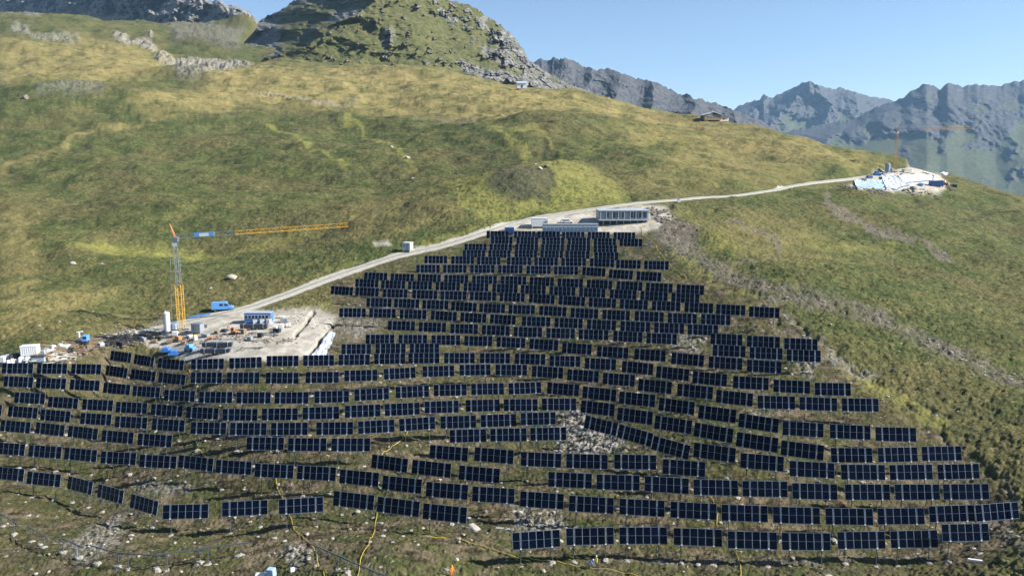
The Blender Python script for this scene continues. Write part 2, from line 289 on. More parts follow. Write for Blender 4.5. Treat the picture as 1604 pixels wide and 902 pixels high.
M_gold = mx_(poly([(300,112),(420,106),(560,104),(700,112),(800,130),(950,155),(1150,190),(1230,210),(1120,205),(900,178),(760,186),(640,178),(520,170),(380,168),(240,182),(200,165),(330,135)], 14) * .8,
    poly([(0,70),(120,60),(260,72),(290,110),(160,130),(0,128)], 14) * .7,
    line([(0,262),(90,235),(140,205),(250,185),(420,168)], 5) * .55,
    poly([(0,330),(60,350),(60,500),(0,520)], 20) * .45, poly([(0,480),(110,455),(200,450),(90,500),(0,525)], 10) * .6,
    poly([(1060,330),(1140,345),(1280,350),(1350,400),(1250,430),(1160,400)], 25) * .3,
    poly([(950,200),(1250,215),(1420,265),(1330,272),(1200,240),(1000,225)], 8) * .6,
    poly([(540,340),(720,320),(720,350),(560,380)], 10) * .35, poly([(1080,200),(1300,240),(1250,290),(1000,290)], 25) * .45,
    line([(720,190),(830,182),(1000,184),(1140,190)], 2.5) * .8)
M_bright = .8 * mx_(poly([(1228,480),(1300,548),(1440,638),(1500,704),(1600,792),(1604,830),(1560,770),(1500,705),(1440,680),(1340,612),(1285,548)], 6) * .6, poly([(150,384),(250,386),(335,398),(300,411),(150,402),(110,395)], 8), line([(335,400),(400,386),(480,368),(560,345)], 6) * .5,
    line([(420,192),(460,218),(500,245),(545,275)], 3.2), line([(540,188),(575,212),(620,238),(648,270)], 4) * .8, line([(655,300),(700,292),(760,284)], 4) * .7,
    poly([(695,296),(760,283),(860,262),(900,246),(960,285),(990,312),(930,325),(830,337),(745,350),(715,318)], 7) * (1 - poly([(752,292),(785,278),(850,274),(872,292),(866,316),(800,322),(762,308)], 5)) * .75,
    poly([(620,392),(700,372),(760,352),(830,338),(780,362),(680,388),(640,398)], 6) * .9, line([(768,204),(800,222),(835,248),(862,262)], 4.5), line([(768,204),(850,210),(880,240)], 3) * .7,
    line([(860,262),(900,240),(980,225),(1080,222)], 3) * .5, poly([(870,270),(900,262),(935,300),(900,320)], 6) * .8,
    line([(1060,400),(1090,425),(1110,445),(1150,462),(1225,475)], 9, 4), poly([(1150,462),(1215,485),(1240,520),(1160,505)], 8) * .5,
    line([(1300,560),(1345,592),(1400,618),(1440,640),(1470,672)], 5, 7) * .8, line([(1440,640),(1500,700),(1560,740),(1604,790)], 6) * .4,
    line([(450,460),(520,430),(640,400)], 6) * .35, poly([(1060,340),(1120,360),(1180,400),(1120,395)], 10) * .4, line([(1280,385),(1340,392),(1400,385)], 5) * .5,
    poly([(440,500),(540,460),(600,500),(500,510)], 8) * .3)
M_soil = mx_(line([(1290,312),(1310,332),(1350,352),(1400,368),(1440,382),(1480,400)], 6) * .9, line([(1045,355),(1085,395),(1120,425),(1170,450),(1230,466),(1310,476),(1390,505),(1450,535),(1540,575),(1610,605)], 14, 11, 1.6) * (.55 + .5 * sm(-.3, .4, fbm(mxx / 22, myy / 9, 3, 71))),
    line([(1100,412),(1160,412),(1216,405),(1222,385),(1200,368),(1150,355),(1060,362)], 3.5) * .7, poly([(1010,345),(1045,330),(1085,365),(1100,400),(1060,400),(1030,380)], 8),
    poly([(820,275),(870,290),(860,312),(800,312),(760,300)], 8) * .35, line([(70,552),(130,540),(200,525),(255,512)], 10) * .8, line([(0,575),(60,562)], 12) * .7,
    poly([(500,500),(560,470),(600,485),(590,530),(520,540)], 8) * .6, line([(650,190),(740,183)], 1.6) * .8, line([(1140,600),(1240,640)], 8) * .3,
    line([(1530,800),(1604,870)], 16) * .7, line([(1560,740),(1600,800)], 6) * .4, line([(1190,480),(1230,520),(1290,545),(1340,590)], 3.5) * .9)
M_rock = mx_(poly([(262,28),(330,30),(378,44),(380,72),(330,68),(270,62)], 6) * .65, poly([(0,0),(110,5),(60,22),(0,18)], 6) * .7,poly([(872,645),(905,640),(960,670),(985,705),(880,712),(870,690)], 6), poly([(255,100),(285,92),(370,90),(400,100),(385,110),(330,120),(285,124)], 5, .6) * 1.0,
    line([(180,58),(230,68),(270,100)], 5) * .9, line([(20,42),(70,55),(120,62)], 5) * .6, line([(230,55),(245,80),(262,98)], 4) * .8,
    poly([(60,150),(170,148),(160,160),(60,162)], 6) * .45, poly([(150,818),(200,800),(190,850),(120,890),(105,860)], 8) * .7, poly([(440,860),(480,850),(490,880),(455,900)], 6) * .8,
    line([(400,148),(440,154),(490,163)], 1.6) * .9, line([(490,163),(560,161)], 1.4) * .6, line([(480,860),(560,860)], 4) * .0,
    poly([(560,528),(600,505),(590,495),(520,505)], 5) * .5, poly([(1080,520),(1110,530),(1100,555),(1040,545)], 5) * .6, poly([(1180,640),(1220,650),(1210,665),(1170,660)], 4) * .6,
    poly([(1250,545),(1290,560),(1270,595),(1245,580)], 4) * .7, poly([(800,790),(870,795),(900,830),(800,835)], 8) * .7, poly([(205,755),(300,758),(290,775),(215,775)], 6) * .5,
    poly([(1290,540),(1320,560),(1380,590),(1350,592),(1300,570)], 3) * .6, line([(1200,478),(1250,510),(1290,535)], 3) * .6, line([(1010,880),(1500,875)], 5) * .35)
M_pad = mx_(poly(PAD, 5, .6), poly(PAD2, 3, .4), poly(PAD3, 3, .5), poly([(585,381),(608,380),(612,386),(586,387)], 3, .3))
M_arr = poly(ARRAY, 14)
M_road = mx_(line([(215,524),(300,500),(372,487),(440,470),(500,450),(560,428),(620,406),(690,388),(760,366),(830,345)], 10, 7, .4, 0), line([(830,345),(900,331),(975,322),(1060,313),(1140,308),(1220,299),(1240,293),(1290,286),(1345,279),(1400,270),(1440,262)], 7, 7, .4, 0))
M_dark = mx_(line([(1232,488),(1262,520),(1305,548),(1345,586),(1400,612),(1450,640),(1482,690),(1518,716),(1562,752),(1610,800)], 2.5, 8, 1.2) * (.12 + .5 * sm(-.25, .45, fbm(mxx / 26, myy / 26, 3, 75))), poly([(756,292),(790,280),(850,276),(868,294),(860,314),(800,318),(766,306)], 5) * .35, poly([(700,195),(760,200),(830,250),(780,270),(700,260)], 14) * .45, poly([(262,28),(375,38),(385,72),(300,78),(262,60)], 8) * .8,line([(463,523),(492,490)], 2.6, 2, .6, .4) * 1.3, line([(482,558),(505,530),(524,508)], 3.4, 2.4, .6, .4) * 1.3, line([(1045,325),(1020,340)], 6, 6, 1, .5) * .8, line([(1130,600),(1135,600)], 1) * 0,  # ridge shadow and hillside shading painted dark, plus trenches, mound and dark crags
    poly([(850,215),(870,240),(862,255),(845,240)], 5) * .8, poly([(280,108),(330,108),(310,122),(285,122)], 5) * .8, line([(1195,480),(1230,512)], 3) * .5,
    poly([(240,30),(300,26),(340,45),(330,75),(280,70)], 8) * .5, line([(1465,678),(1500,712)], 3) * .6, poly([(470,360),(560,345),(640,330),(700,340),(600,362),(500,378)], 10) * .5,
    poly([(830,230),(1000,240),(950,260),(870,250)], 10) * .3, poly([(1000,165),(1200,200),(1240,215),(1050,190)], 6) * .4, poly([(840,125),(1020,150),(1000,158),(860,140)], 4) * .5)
MASKS = dict(gold=M_gold, bright=M_bright, soil=M_soil, rock=M_rock, pad=M_pad, arr=M_arr, road=M_road, dark=M_dark)
def sample(name, px, py): return bil(MASKS[name], (px + 200) / 2, (py + 20) / 2)
BUMPS = []
for px_, py_, d_, rx_, ry_, h_ in [(812,300,305,22,22,5),(100,165,560,60,45,10),(330,118,700,60,30,5),(880,215,440,30,30,4),(640,345,300,60,20,3),(240,330,330,90,40,4),(560,250,420,50,30,4),
        (1460,690,122,12,30,1.2),(610,876,112,9,6,1.3),(250,880,122,10,5,.8),(160,420,255,35,14,2.0),(420,440,240,40,14,2.0),(1180,370,248,26,18,2.2),(1330,450,200,40,14,1.6)]:
    p = pix(px_, py_, float(d_)); BUMPS.append((p[0], p[1], rx_, ry_, h_))
def height(x, y, micro=True):
    z = base(x, y); r = np.hypot(x, y)
    P = np.stack([x, y, z], -1); px, py, D = proj(P)
    arr = sample('arr', px, py); road = np.maximum(sample('road', px, py), sample('pad', px, py))
    far = sm(180, 420, r); vfar = sm(450, 800, r)
    for bx_, by_, rx_, ry_, h_ in BUMPS: z = z + h_ * np.exp(-((x - bx_) / rx_) ** 2 - ((y - by_) / ry_) ** 2)
    free = (1 - arr) * (1 - road)
    z = z + free * (far * 4.8 * fbm(x / 80 + y / 160, y / 55, 4, 1, .42) + vfar * 4.5 * ridge(x / 120, y / 100, 4, 90) * .6 - vfar * 3)
    z = z + (1 - road) * (0.25 + .55 * (1 - arr)) * (fbm(x / 17, y / 13, 3, 9)) * (1 + .8 * far)
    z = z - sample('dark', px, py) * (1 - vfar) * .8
    if micro:
        k = (1 - .93 * road); rk = sample('rock', px, py)
        z = z + k * (.34 * pn(x / 2.7, y / 2.0, 21) + .26 * pn(x / 1.25, y / 1.0, 25) + .24 * pn(x / .6, y / .5, 29) + .15 * pn(x / .3, y / .27, 30)) * (1 - .25 * far) * (1 - .3 * arr)
        z = z + rk * (.35 * pn(x / 1.9, y / 1.3, 61) + .28 * pn(x / .8, y / .6, 65) + .2 * pn(x / .4, y / .35, 66)) * (1 + 2.5 * vfar)
        z = z + rk * vfar * 2.6 * ridge(x / 15, y / 22, 4, 95)
        z = z + road * .04 * pn(x / 1.5, y / 1.5, 70)
    return z
def hz(x, y, micro=False): return float(height(np.array([x], float), np.array([y], float), micro)[0])
def ground_b(px, py):
    D = np.geomspace(60, 1500, 6000); P = pix(px, py, D); g = base(P[:, 0], P[:, 1]) - P[:, 2]
    i = int(np.argmax(g > 0)) if (g > 0).any() else int(np.argmax(np.where(D > 200, g / D, -9)))
    return Vector((float(P[i, 0]), float(P[i, 1]), 0))
def ground(px, py, lift=0.0, micro=False):
    """world point where the ground (raised by lift) is seen at a pixel"""
    lo, hi = None, None; D = np.geomspace(60, 1500, 1200); P = pix(px, py, D)
    g = height(P[:, 0], P[:, 1], micro) + lift - P[:, 2]
    if not (g > 0).any():
        i = int(np.argmax(np.where(D > 200, g / D, -9))); return Vector((float(P[i, 0]), float(P[i, 1]), float(P[i, 2] + g[i])))
    i = max(1, int(np.argmax(g > 0)))
    a, b = D[i - 1], D[i]
    for _ in range(22):
        m = (a + b) / 2; q = pix(px, py, m)
        if hz(q[0], q[1], micro) + lift > q[2]: b = m
        else: a = m
    q = pix(px, py, (a + b) / 2); return Vector((float(q[0]), float(q[1]), float(q[2])))
# ---------------------------------------------------------------- ground mesh and material
def nd(nt, kind, **k):
    n = nt.nodes.new(kind)
    for a, v in k.items(): setattr(n, a, v)
    return n
class SH:
    """tiny shader writer"""
    def __init__(s, name, rough=0.9, spec=0.2):
        s.m = bpy.data.materials.new(name); s.m.use_nodes = True; s.t = s.m.node_tree; s.b = s.t.nodes['Principled BSDF']
        s.b.inputs['Roughness'].default_value = rough; s.b.inputs['Specular IOR Level'].default_value = spec
        s.geo = nd(s.t, 'ShaderNodeNewGeometry'); s.l = s.t.links
    def noise(s, scale, detail=5, rough=0.55, stretch=(1, 1, 1), dist=0.0, off=0.0):
        mp = nd(s.t, 'ShaderNodeMapping'); mp.inputs['Scale'].default_value = stretch; mp.inputs['Location'].default_value = (off, off * .7, 0)
        s.l.new(s.geo.outputs['Position'], mp.inputs[0]); n = nd(s.t, 'ShaderNodeTexNoise')
        n.inputs['Scale'].default_value = scale; n.inputs['Detail'].default_value = detail; n.inputs['Roughness'].default_value = rough; n.inputs['Distortion'].default_value = dist
        s.l.new(mp.outputs[0], n.inputs['Vector']); return n.outputs['Fac']
    def vor(s, scale, feature='F1'):
        n = nd(s.t, 'ShaderNodeTexVoronoi'); n.inputs['Scale'].default_value = scale; n.feature = feature
        s.l.new(s.geo.outputs['Position'], n.inputs['Vector']); return n.outputs['Distance']
    def ramp(s, x, a, b):
        n = nd(s.t, 'ShaderNodeMapRange'); n.interpolation_type = 'SMOOTHSTEP'; n.inputs[1].default_value = a; n.inputs[2].default_value = b
        s.l.new(x, n.inputs[0]); return n.outputs[0]
    def math(s, op, a, b=None):
        n = nd(s.t, 'ShaderNodeMath', operation=op)
        for i, v in enumerate((a, b)):
            if v is None: continue
            if isinstance(v, (int, float)): n.inputs[i].default_value = v
            else: s.l.new(v, n.inputs[i])
        return n.outputs[0]
    def mix(s, f, a, b):
        n = nd(s.t, 'ShaderNodeMix', data_type='RGBA')
        for i, v in ((0, f), (6, a), (7, b)):
            if isinstance(v, (int, float)): n.inputs[i].default_value = v
            elif isinstance(v, tuple): n.inputs[i].default_value = v + (1,)
            else: s.l.new(v, n.inputs[i])
        return n.outputs[2]
    def attr(s, name):
        n = nd(s.t, 'ShaderNodeAttribute', attribute_name=name); return n.outputs['Fac']
    def bump(s, h, strength=0.5, dist=0.3):
        n = nd(s.t, 'ShaderNodeBump'); n.inputs['Strength'].default_value = strength; n.inputs['Distance'].default_value = dist
        s.l.new(h, n.inputs['Height']); s.l.new(n.outputs[0], s.b.inputs['Normal'])
    def done(s, col): s.l.new(col, s.b.inputs['Base Color']); return s.m
s = SH('alpine_ground', 0.95, 0.1)
n1 = s.noise(0.018, 6, .6, (1, 1.6, 1)); n2 = s.noise(0.09, 6, .62, (.8, 1.5, 1), off=31); n3 = s.noise(0.5, 6, .65, (.55, 1.3, 1), off=7); n4 = s.noise(2.6, 5, .7, off=3); n5 = s.noise(1.2, 5, .68, (.5, 1.4, 1), off=63)
c = s.mix(s.ramp(n2, .40, .62), (.060, .082, .025), (.115, .116, .042))
c = s.mix(s.math('MULTIPLY', s.ramp(n1, .45, .62), .6), c, (.140, .112, .052))
c = s.mix(s.math('MULTIPLY', s.ramp(n3, .50, .60), .62), c, (.040, .052, .018))
c = s.mix(s.math('MULTIPLY', s.ramp(n5, .50, .58), .62), c, (.032, .040, .016))
c = s.mix(s.math('MULTIPLY', s.ramp(n4, .50, .60), .45), c, (.026, .031, .013))
c = s.mix(s.math('MULTIPLY', s.ramp(s.noise(0.9, 5, .7, (.7, 1.2, 1), off=77), .54, .64), .5), c, (.23, .195, .085))
g = s.math('MULTIPLY', s.attr('gold'), s.ramp(s.math('ADD', s.math('MULTIPLY', n3, .5), s.math('MULTIPLY', n2, .6)), .38, .60))
c = s.mix(s.math('MULTIPLY', g, .9), c, s.mix(n3, (.20, .165, .065), (.34, .27, .115)))
g = s.math('MULTIPLY', s.attr('bright'), s.ramp(n3, .30, .58))
c = s.mix(s.math('MULTIPLY', g, .85), c, s.mix(n4, (.20, .205, .05), (.31, .29, .085)))
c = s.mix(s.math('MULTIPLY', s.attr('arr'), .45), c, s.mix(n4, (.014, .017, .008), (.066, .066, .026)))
# disturbed ground between the rows of tables: soil, dry grass, pale stones
an = s.math('MULTIPLY', s.attr('arr'), s.ramp(s.noise(.16, 7, .65, (1, 1.4, 1), off=13), .40, .60))
c = s.mix(s.math('MULTIPLY', an, .8), c, s.mix(s.ramp(n3, .38, .6), (.030, .023, .017), (.165, .130, .085)))
st = s.ramp(s.noise(1.1, 6, .72, off=91), .59, .66)
st2 = s.ramp(s.noise(.12, 4, .6, off=55), .45, .62)
c = s.mix(s.math('MULTIPLY', s.math('MULTIPLY', st, st2), s.math('MULTIPLY', s.attr('arr'), .85)), c, (.40, .375, .33))
c = s.mix(s.math('MULTIPLY', s.attr('soil'), s.math('MULTIPLY', s.ramp(s.math('ADD', n3, s.math('MULTIPLY', n4, .3)), .42, .68), .92)), c, s.mix(s.ramp(n4, .4, .6), (.055, .045, .037), (.20, .175, .145)))
rk = s.math('MULTIPLY', s.attr('rock'), s.ramp(s.noise(.7, 6, .7, off=41), .38, .54))
c = s.mix(rk, c, s.mix(s.ramp(s.noise(1.6, 5, .7, off=23), .38, .62), (.085, .075, .062), (.36, .345, .315)))
c = s.mix(s.math('MULTIPLY', s.attr('pad'), s.ramp(s.noise(.35, 6, .7, off=5), .22, .45)), c, s.mix(s.ramp(s.noise(.25, 6, .65, off=8), .35, .65), (.29, .265, .22), (.46, .43, .375)))
c = s.mix(s.math('MULTIPLY', s.attr('dark'), .6), c, (.035, .036, .022))  # darkens the painted shade areas as well as trenches and crags
s.bump(s.math('ADD', n4, s.math('MULTIPLY', s.noise(7, 4, .7), .5)), .75, .35)
GROUND = s.done(c)
def ground_mesh():
    naz, rr = 1300, np.concatenate([np.geomspace(25, 88, 90)[:-1], np.exp(np.linspace(math.log(88), math.log(520), 960))[:-1], np.exp(np.linspace(math.log(520), math.log(1560), 300))])
    az = np.linspace(R(-43), R(43), naz); A, Q = np.meshgrid(az, rr)
    x = Q * np.sin(A); y = Q * np.cos(A); z = height(x, y)
    V = np.stack([x, y, z], -1).reshape(-1, 3); nr = len(rr)
    i = np.arange(nr * naz).reshape(nr, naz)
    F = np.stack([i[:-1, :-1], i[:-1, 1:], i[1:, 1:], i[1:, :-1]], -1).reshape(-1, 4)
    o = np_mesh('ground', V, F, GROUND, smooth=True); o['kind'] = 'structure'
    zb = base(x, y); px, py, D = proj(np.stack([x, y, zb], -1))
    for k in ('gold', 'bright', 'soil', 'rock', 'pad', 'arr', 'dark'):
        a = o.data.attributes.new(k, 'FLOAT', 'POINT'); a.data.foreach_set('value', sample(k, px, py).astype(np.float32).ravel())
    return o
GO = ground_mesh()
# ---------------------------------------------------------------- gravel road and tracks
s = SH('gravel_road', 0.95, 0.15); q = s.noise(1.2, 6, .7); e = s.noise(.2, 5, .6, off=9)
s.bump(q, .3, .1); rc = s.mix(s.ramp(q, .35, .65), s.mix(e, (.24, .23, .20), (.31, .30, .27)), (.37, .36, .33)); u_ = s.attr('across')
mid = s.math('MULTIPLY', s.math('SUBTRACT', 1.0, s.ramp(u_, .06, .26)), s.ramp(s.math('ADD', q, s.math('MULTIPLY', e, .6)), .62, .86)); edge = s.math('MULTIPLY', s.ramp(u_, .70, .98), s.ramp(q, .36, .56))
rc = s.mix(s.math('MULTIPLY', mid, .8), rc, (.15, .14, .075)); GRAVEL = s.done(s.mix(s.math('MULTIPLY', edge, .9), rc, (.13, .115, .06)))
def strip(name, pts, w, lift=0.13):
    P = [ground_b(px, py) for px, py in pts]; out = []
    for k in range(len(P) - 1):
        a, b = P[k], P[k + 1]; n = max(2, int((b - a).length / 1.2)); a0 = P[max(k - 1, 0)]; b1 = P[min(k + 2, len(P) - 1)]
        for t in range(n):
            t = t / n
            out.append(0.5 * ((2 * a) + (b - a0) * t + (2 * a0 - 5 * a + 4 * b - b1) * t * t + (3 * a - a0 - 3 * b + b1) * t ** 3))
    out.append(P[-1]); L = np.array([[p.x, p.y] for p in out]); T = np.gradient(L, axis=0); T /= np.linalg.norm(T, axis=1)[:, None] + 1e-9
    N = np.c_[-T[:, 1], T[:, 0]]; W = w if np.ndim(w) else np.full(len(L), float(w)); W = np.interp(np.linspace(0, 1, len(L)), np.linspace(0, 1, len(W)), W)
    K = 9; u = np.linspace(-1, 1, K); jit = .25 * fbm(L[:, 0] / 2.2, L[:, 1] / 2.2, 2, 5)[:, None]
    X = L[:, None, 0] + N[:, None, 0] * (W[:, None] / 2 + jit) * u; Y = L[:, None, 1] + N[:, None, 1] * (W[:, None] / 2 + jit) * u
    Z = height(X, Y, False) + lift * (1 - u[None] ** 4 * 1.4); V = np.stack([X, Y, Z], -1).reshape(-1, 3)
    i = np.arange(len(L) * K).reshape(len(L), K); F = np.stack([i[:-1, :-1], i[1:, :-1], i[1:, 1:], i[:-1, 1:]], -1).reshape(-1, 4)
    o = np_mesh(name, V, F, GRAVEL, smooth=True); o['kind'] = 'structure'; at_ = o.data.attributes.new('across', 'FLOAT', 'POINT'); at_.data.foreach_set('value', np.tile(np.abs(u), len(L)).astype(np.float32)); return o
strip('road', [(213,525),(262,512),(310,500),(360,489),(395,481),(440,467),(500,448),(560,427),(620,405),(660,394),(700,384),(760,364),(800,351),(830,344),(880,336),(940,327),(1000,319),(1060,314),(1100,310),(1150,307),(1200,300),(1240,292),(1290,285),(1345,279),(1400,270),(1440,262)], [5.2, 5, 4.5, 3.6, 3.4, 3.3, 3.3, 3.5, 3.8, 3.8, 3.8, 4, 4])
strip('track', [(648,389),(668,390),(690,388)], 1.8, .15)
# ---------------------------------------------------------------- mountains
def rockmat(name, g1, g2, r1, r2, thr=(.45, .6), sc=.02):
    s = SH(name, 0.95, 0.1); a = s.noise(sc, 8, .68, (1, 1, .6)); b = s.noise(sc * 6, 6, .7, off=9); d = s.noise(sc * .35, 5, .6, off=19)
    gc = s.mix(s.ramp(b, .4, .62), g1, g2); rc = s.mix(s.ramp(b, .38, .6), r1, r2)
    k = s.ramp(s.math('ADD', s.math('MULTIPLY', a, .6), s.math('MULTIPLY', s.attr('rock'), .4)), thr[0] - .05, thr[1] - .05)
    s.bump(b, .9, .25 / sc * .08); return s.done(s.mix(k, gc, rc))
def interp(pts, x, j=1): return np.interp(x, [p[0] for p in pts], [p[j] for p in pts])
def loft(name, material, top, foot, nx, nt, dtop, dfoot, amp, fx, rockf=None, jag=0.0, power=1.0, depthf=None, back=0.25, extend=40):
    x = np.linspace(top[0][0], top[-1][0], nx); t = np.linspace(-.12, 1, nt); X, T = np.meshgrid(x, t)
    yt = interp(top, X) ; yf = interp(foot, X); Y = yf + (yt - yf) * T - jag * fbm(X / 9, X * 0 + 3.3, 5, 70, .6) * np.clip(T, 0, 1) ** 30
    D = dfoot(X) + (dtop(X) - dfoot(X)) * np.clip(T, 0, 2) ** power
    if depthf: D = depthf(X, Y, D)
    env = sm(-.1, .1, T) * (.35 + .65 * sm(1, .85, T))
    wx = X * dfoot(X) / FPX / fx; wy = Y * dfoot(X) / FPX / fx; w1 = fbm(wx * .8, wy * .8, 3, 8); w2 = fbm(wx * .8 + 9, wy * .8, 3, 18)
    n = ridge(wx * .75 + 1.1 * w1 + .8 * wy, wy * .7 - .35 * wx + .9 * w2, 6, 33) * .5 + .35 * ridge(wx * 1.1 - .9 * wy + .6 * w2, wy * .8 + .3 * wx, 5, 53) + .5 * fbm(wx * 2.6, wy * 2.9, 6, 37, .62)
    D = D - amp * env * n * (1 if rockf is None else (.13 + 1.0 * np.clip(rockf(X, Y, T), 0, 1) ** 1.5))
    P = pix(X, Y, D); B = []
    last = P[-1]
    for k, (e, dz) in enumerate(((.04, -.02), (.12, -.10), (back, -.3), (back * 2.4, -.7))):
        q = last.copy(); H = (last[:, 2] - CAMZ); q[:, 0] *= 1 + e; q[:, 1] *= 1 + e; q[:, 2] += dz * 0.55 * D[-1] * back * 2; B.append(q)
    P = np.concatenate([P, np.array(B)], 0); nr = P.shape[0]
    V = P.reshape(-1, 3); i = np.arange(nr * nx).reshape(nr, nx); F = np.stack([i[:-1, :-1], i[:-1, 1:], i[1:, 1:], i[1:, :-1]], -1).reshape(-1, 4)
    o = np_mesh(name, V, F, material, smooth=True); o['kind'] = 'structure'
    rk = np.zeros((nr, nx)); 
    if rockf is not None: rk[:nt] = rockf(X, Y, T); rk[nt:] = rk[nt - 1]
    a = o.data.attributes.new('rock', 'FLOAT', 'POINT'); a.data.foreach_set('value', rk.astype(np.float32).ravel()); return o
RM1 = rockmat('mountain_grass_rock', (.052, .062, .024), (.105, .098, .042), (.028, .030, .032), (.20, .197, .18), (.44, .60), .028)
RM2 = rockmat('far_mountain', (.055, .070, .040), (.085, .092, .055), (.036, .040, .048), (.085, .088, .092), (.46, .60), .008)
RM3 = rockmat('rock_wall', (.07, .075, .045), (.12, .11, .07), (.07, .07, .07), (.24, .23, .21), (.30, .42), .02)
def spurs(X, Y, D, lines, A, w):
    for pts in lines:
        ys = [p[1] for p in pts]; xs = [p[0] for p in pts]; cx = np.interp(Y + 5 * fbm(X / 30, Y / 30, 3, 88), ys, xs) + 6 * fbm(Y / 22, X / 60, 3, 87); d = X - cx
        D = D - A * np.where(d < 0, np.clip(1 + d / (w * .7), 0, 1), np.clip(1 - d / (w * 1.3), 0, 1)) ** 1.3
    return D
# the rocky hill in the middle
top = [(356,90),(372,62),(392,46),(412,30),(432,19),(452,8),(468,-6),(520,-40),(590,-60),(660,-30),(700,-4),(722,5),(740,10),(760,24),(778,34),(792,46),(806,60),(818,74),(828,92),(836,98),(850,110),(870,121),(890,130),(915,141),(945,152),(968,158),(985,166)]
foot = [(356,112),(400,116),(470,110),(560,108),(640,112),(740,132),(820,150),(900,160),(985,180)]
def spur(X, Y, D):
    rx = np.interp(Y, [-60, 0, 30, 60, 85, 110], [640, 592, 545, 488, 440, 400]) + 26 * fbm(Y / 26 + 4, X / 70, 4, 97)
    return D + np.maximum(0, rx - X) * 2.8 + np.maximum(0, X - rx) * .42
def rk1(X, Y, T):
    # right flank crags, left dark rock deepening the shade, scree along the foot
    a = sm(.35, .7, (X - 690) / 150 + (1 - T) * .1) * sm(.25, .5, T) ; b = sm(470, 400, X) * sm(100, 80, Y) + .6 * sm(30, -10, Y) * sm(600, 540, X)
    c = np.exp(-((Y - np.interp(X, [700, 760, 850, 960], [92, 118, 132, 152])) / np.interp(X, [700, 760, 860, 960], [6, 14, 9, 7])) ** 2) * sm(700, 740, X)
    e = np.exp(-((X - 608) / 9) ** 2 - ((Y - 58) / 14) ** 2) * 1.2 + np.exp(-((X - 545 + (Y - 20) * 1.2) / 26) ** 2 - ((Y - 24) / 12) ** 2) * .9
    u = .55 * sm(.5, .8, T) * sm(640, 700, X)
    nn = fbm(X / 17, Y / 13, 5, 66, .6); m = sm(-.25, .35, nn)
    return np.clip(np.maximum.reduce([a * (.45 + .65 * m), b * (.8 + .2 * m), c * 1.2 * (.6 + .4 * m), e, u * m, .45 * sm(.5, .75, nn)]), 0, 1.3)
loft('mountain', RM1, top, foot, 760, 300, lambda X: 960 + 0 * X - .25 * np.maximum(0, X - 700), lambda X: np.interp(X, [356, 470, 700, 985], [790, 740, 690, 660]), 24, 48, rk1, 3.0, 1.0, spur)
# rock wall behind the upper left slope
top = [(-260,-120),(-60,-80),(60,-40),(180,-60),(270,-40),(300,-12),(318,-4),(332,3),(345,0),(356,8),(372,10),(385,17),(396,24),(404,33),(420,40)]
foot = [(-260,40),(60,20),(120,12),(200,32),(300,38),(420,46)]
loft('mountain_wall', RM3, top, foot, 420, 160, lambda X: 1600 + 0 * X, lambda X: 1450 + 0 * X, 75, 75, lambda X, Y, T: 1 + 0 * X, 3.0, 1.0, lambda X, Y, D: D + np.maximum(0, 400 - X) * 2.4)
# ridge behind the right shoulder
top = [(800,110),(848,92),(858,96),(866,91),(876,93),(884,90),(892,94),(905,100),(915,107),(930,109),(945,108),(962,110),(972,114),(990,121),(1006,124),(1022,127),(1040,136),(1060,146),(1080,151),(1100,157),(1122,162),(1140,170),(1165,178),(1185,186),(1205,196),(1230,212),(1260,232)]
foot = [(800,150),(900,165),(1000,185),(1100,205),(1200,225),(1260,250)]
loft('mountain_ridge', RM2, top, foot, 520, 160, lambda X: 2500 - .6 * (X - 800), lambda X: 1750 + 0 * X, 75, 170, lambda X, Y, T: .8 * sm(.1, .5, T), 3.0, 1.0, lambda X, Y, D: spurs(X, Y, D, [[(884, 90), (870, 120), (860, 160)], [(930, 108), (918, 140), (905, 180)], [(972, 114), (965, 150), (950, 190)], [(1022, 126), (1025, 160), (1015, 200)], [(1085, 152), (1085, 180), (1080, 210)], [(1150, 172), (1155, 190), (1150, 220)]], 150, 38))
# far peaks
top = [(1080,190),(1150,172),(1160,165),(1172,160),(1182,156),(1190,158),(1196,148),(1204,152),(1212,152),(1222,147),(1234,141),(1246,137),(1258,130),(1268,127),(1276,133),(1290,137),(1304,139),(1318,138),(1340,145),(1362,152),(1395,156),(1440,168),(1500,176)]
foot = [(1080,235),(1200,240),(1500,250)]
loft('far_mountain', RM2, top, foot, 460, 160, lambda X: 5800 + 0 * X, lambda X: 4600 + 0 * X, 110, 380, lambda X, Y, T: .8 * sm(.2, .6, T + .3 * fbm(X / 45, Y / 30, 4, 74)) , 2.0, 1.0, lambda X, Y, D: spurs(X, Y, D, [[(1204, 150), (1180, 175), (1160, 200)], [(1268, 127), (1240, 160), (1205, 200)], [(1276, 133), (1300, 165), (1290, 210)], [(1340, 145), (1345, 175), (1330, 210)]], 330, 48))
top = [(1180,222),(1240,205),(1290,196),(1340,186),(1370,170),(1395,160),(1412,154),(1428,142),(1440,137),(1452,131),(1462,136),(1472,140),(1484,130),(1496,132),(1510,135),(1530,131),(1546,133),(1560,136),(1580,130),(1604,127),(1660,120),(1800,110),(2000,120)]
foot = [(1180,255),(1300,280),(1450,330),(1604,400),(2000,460)]
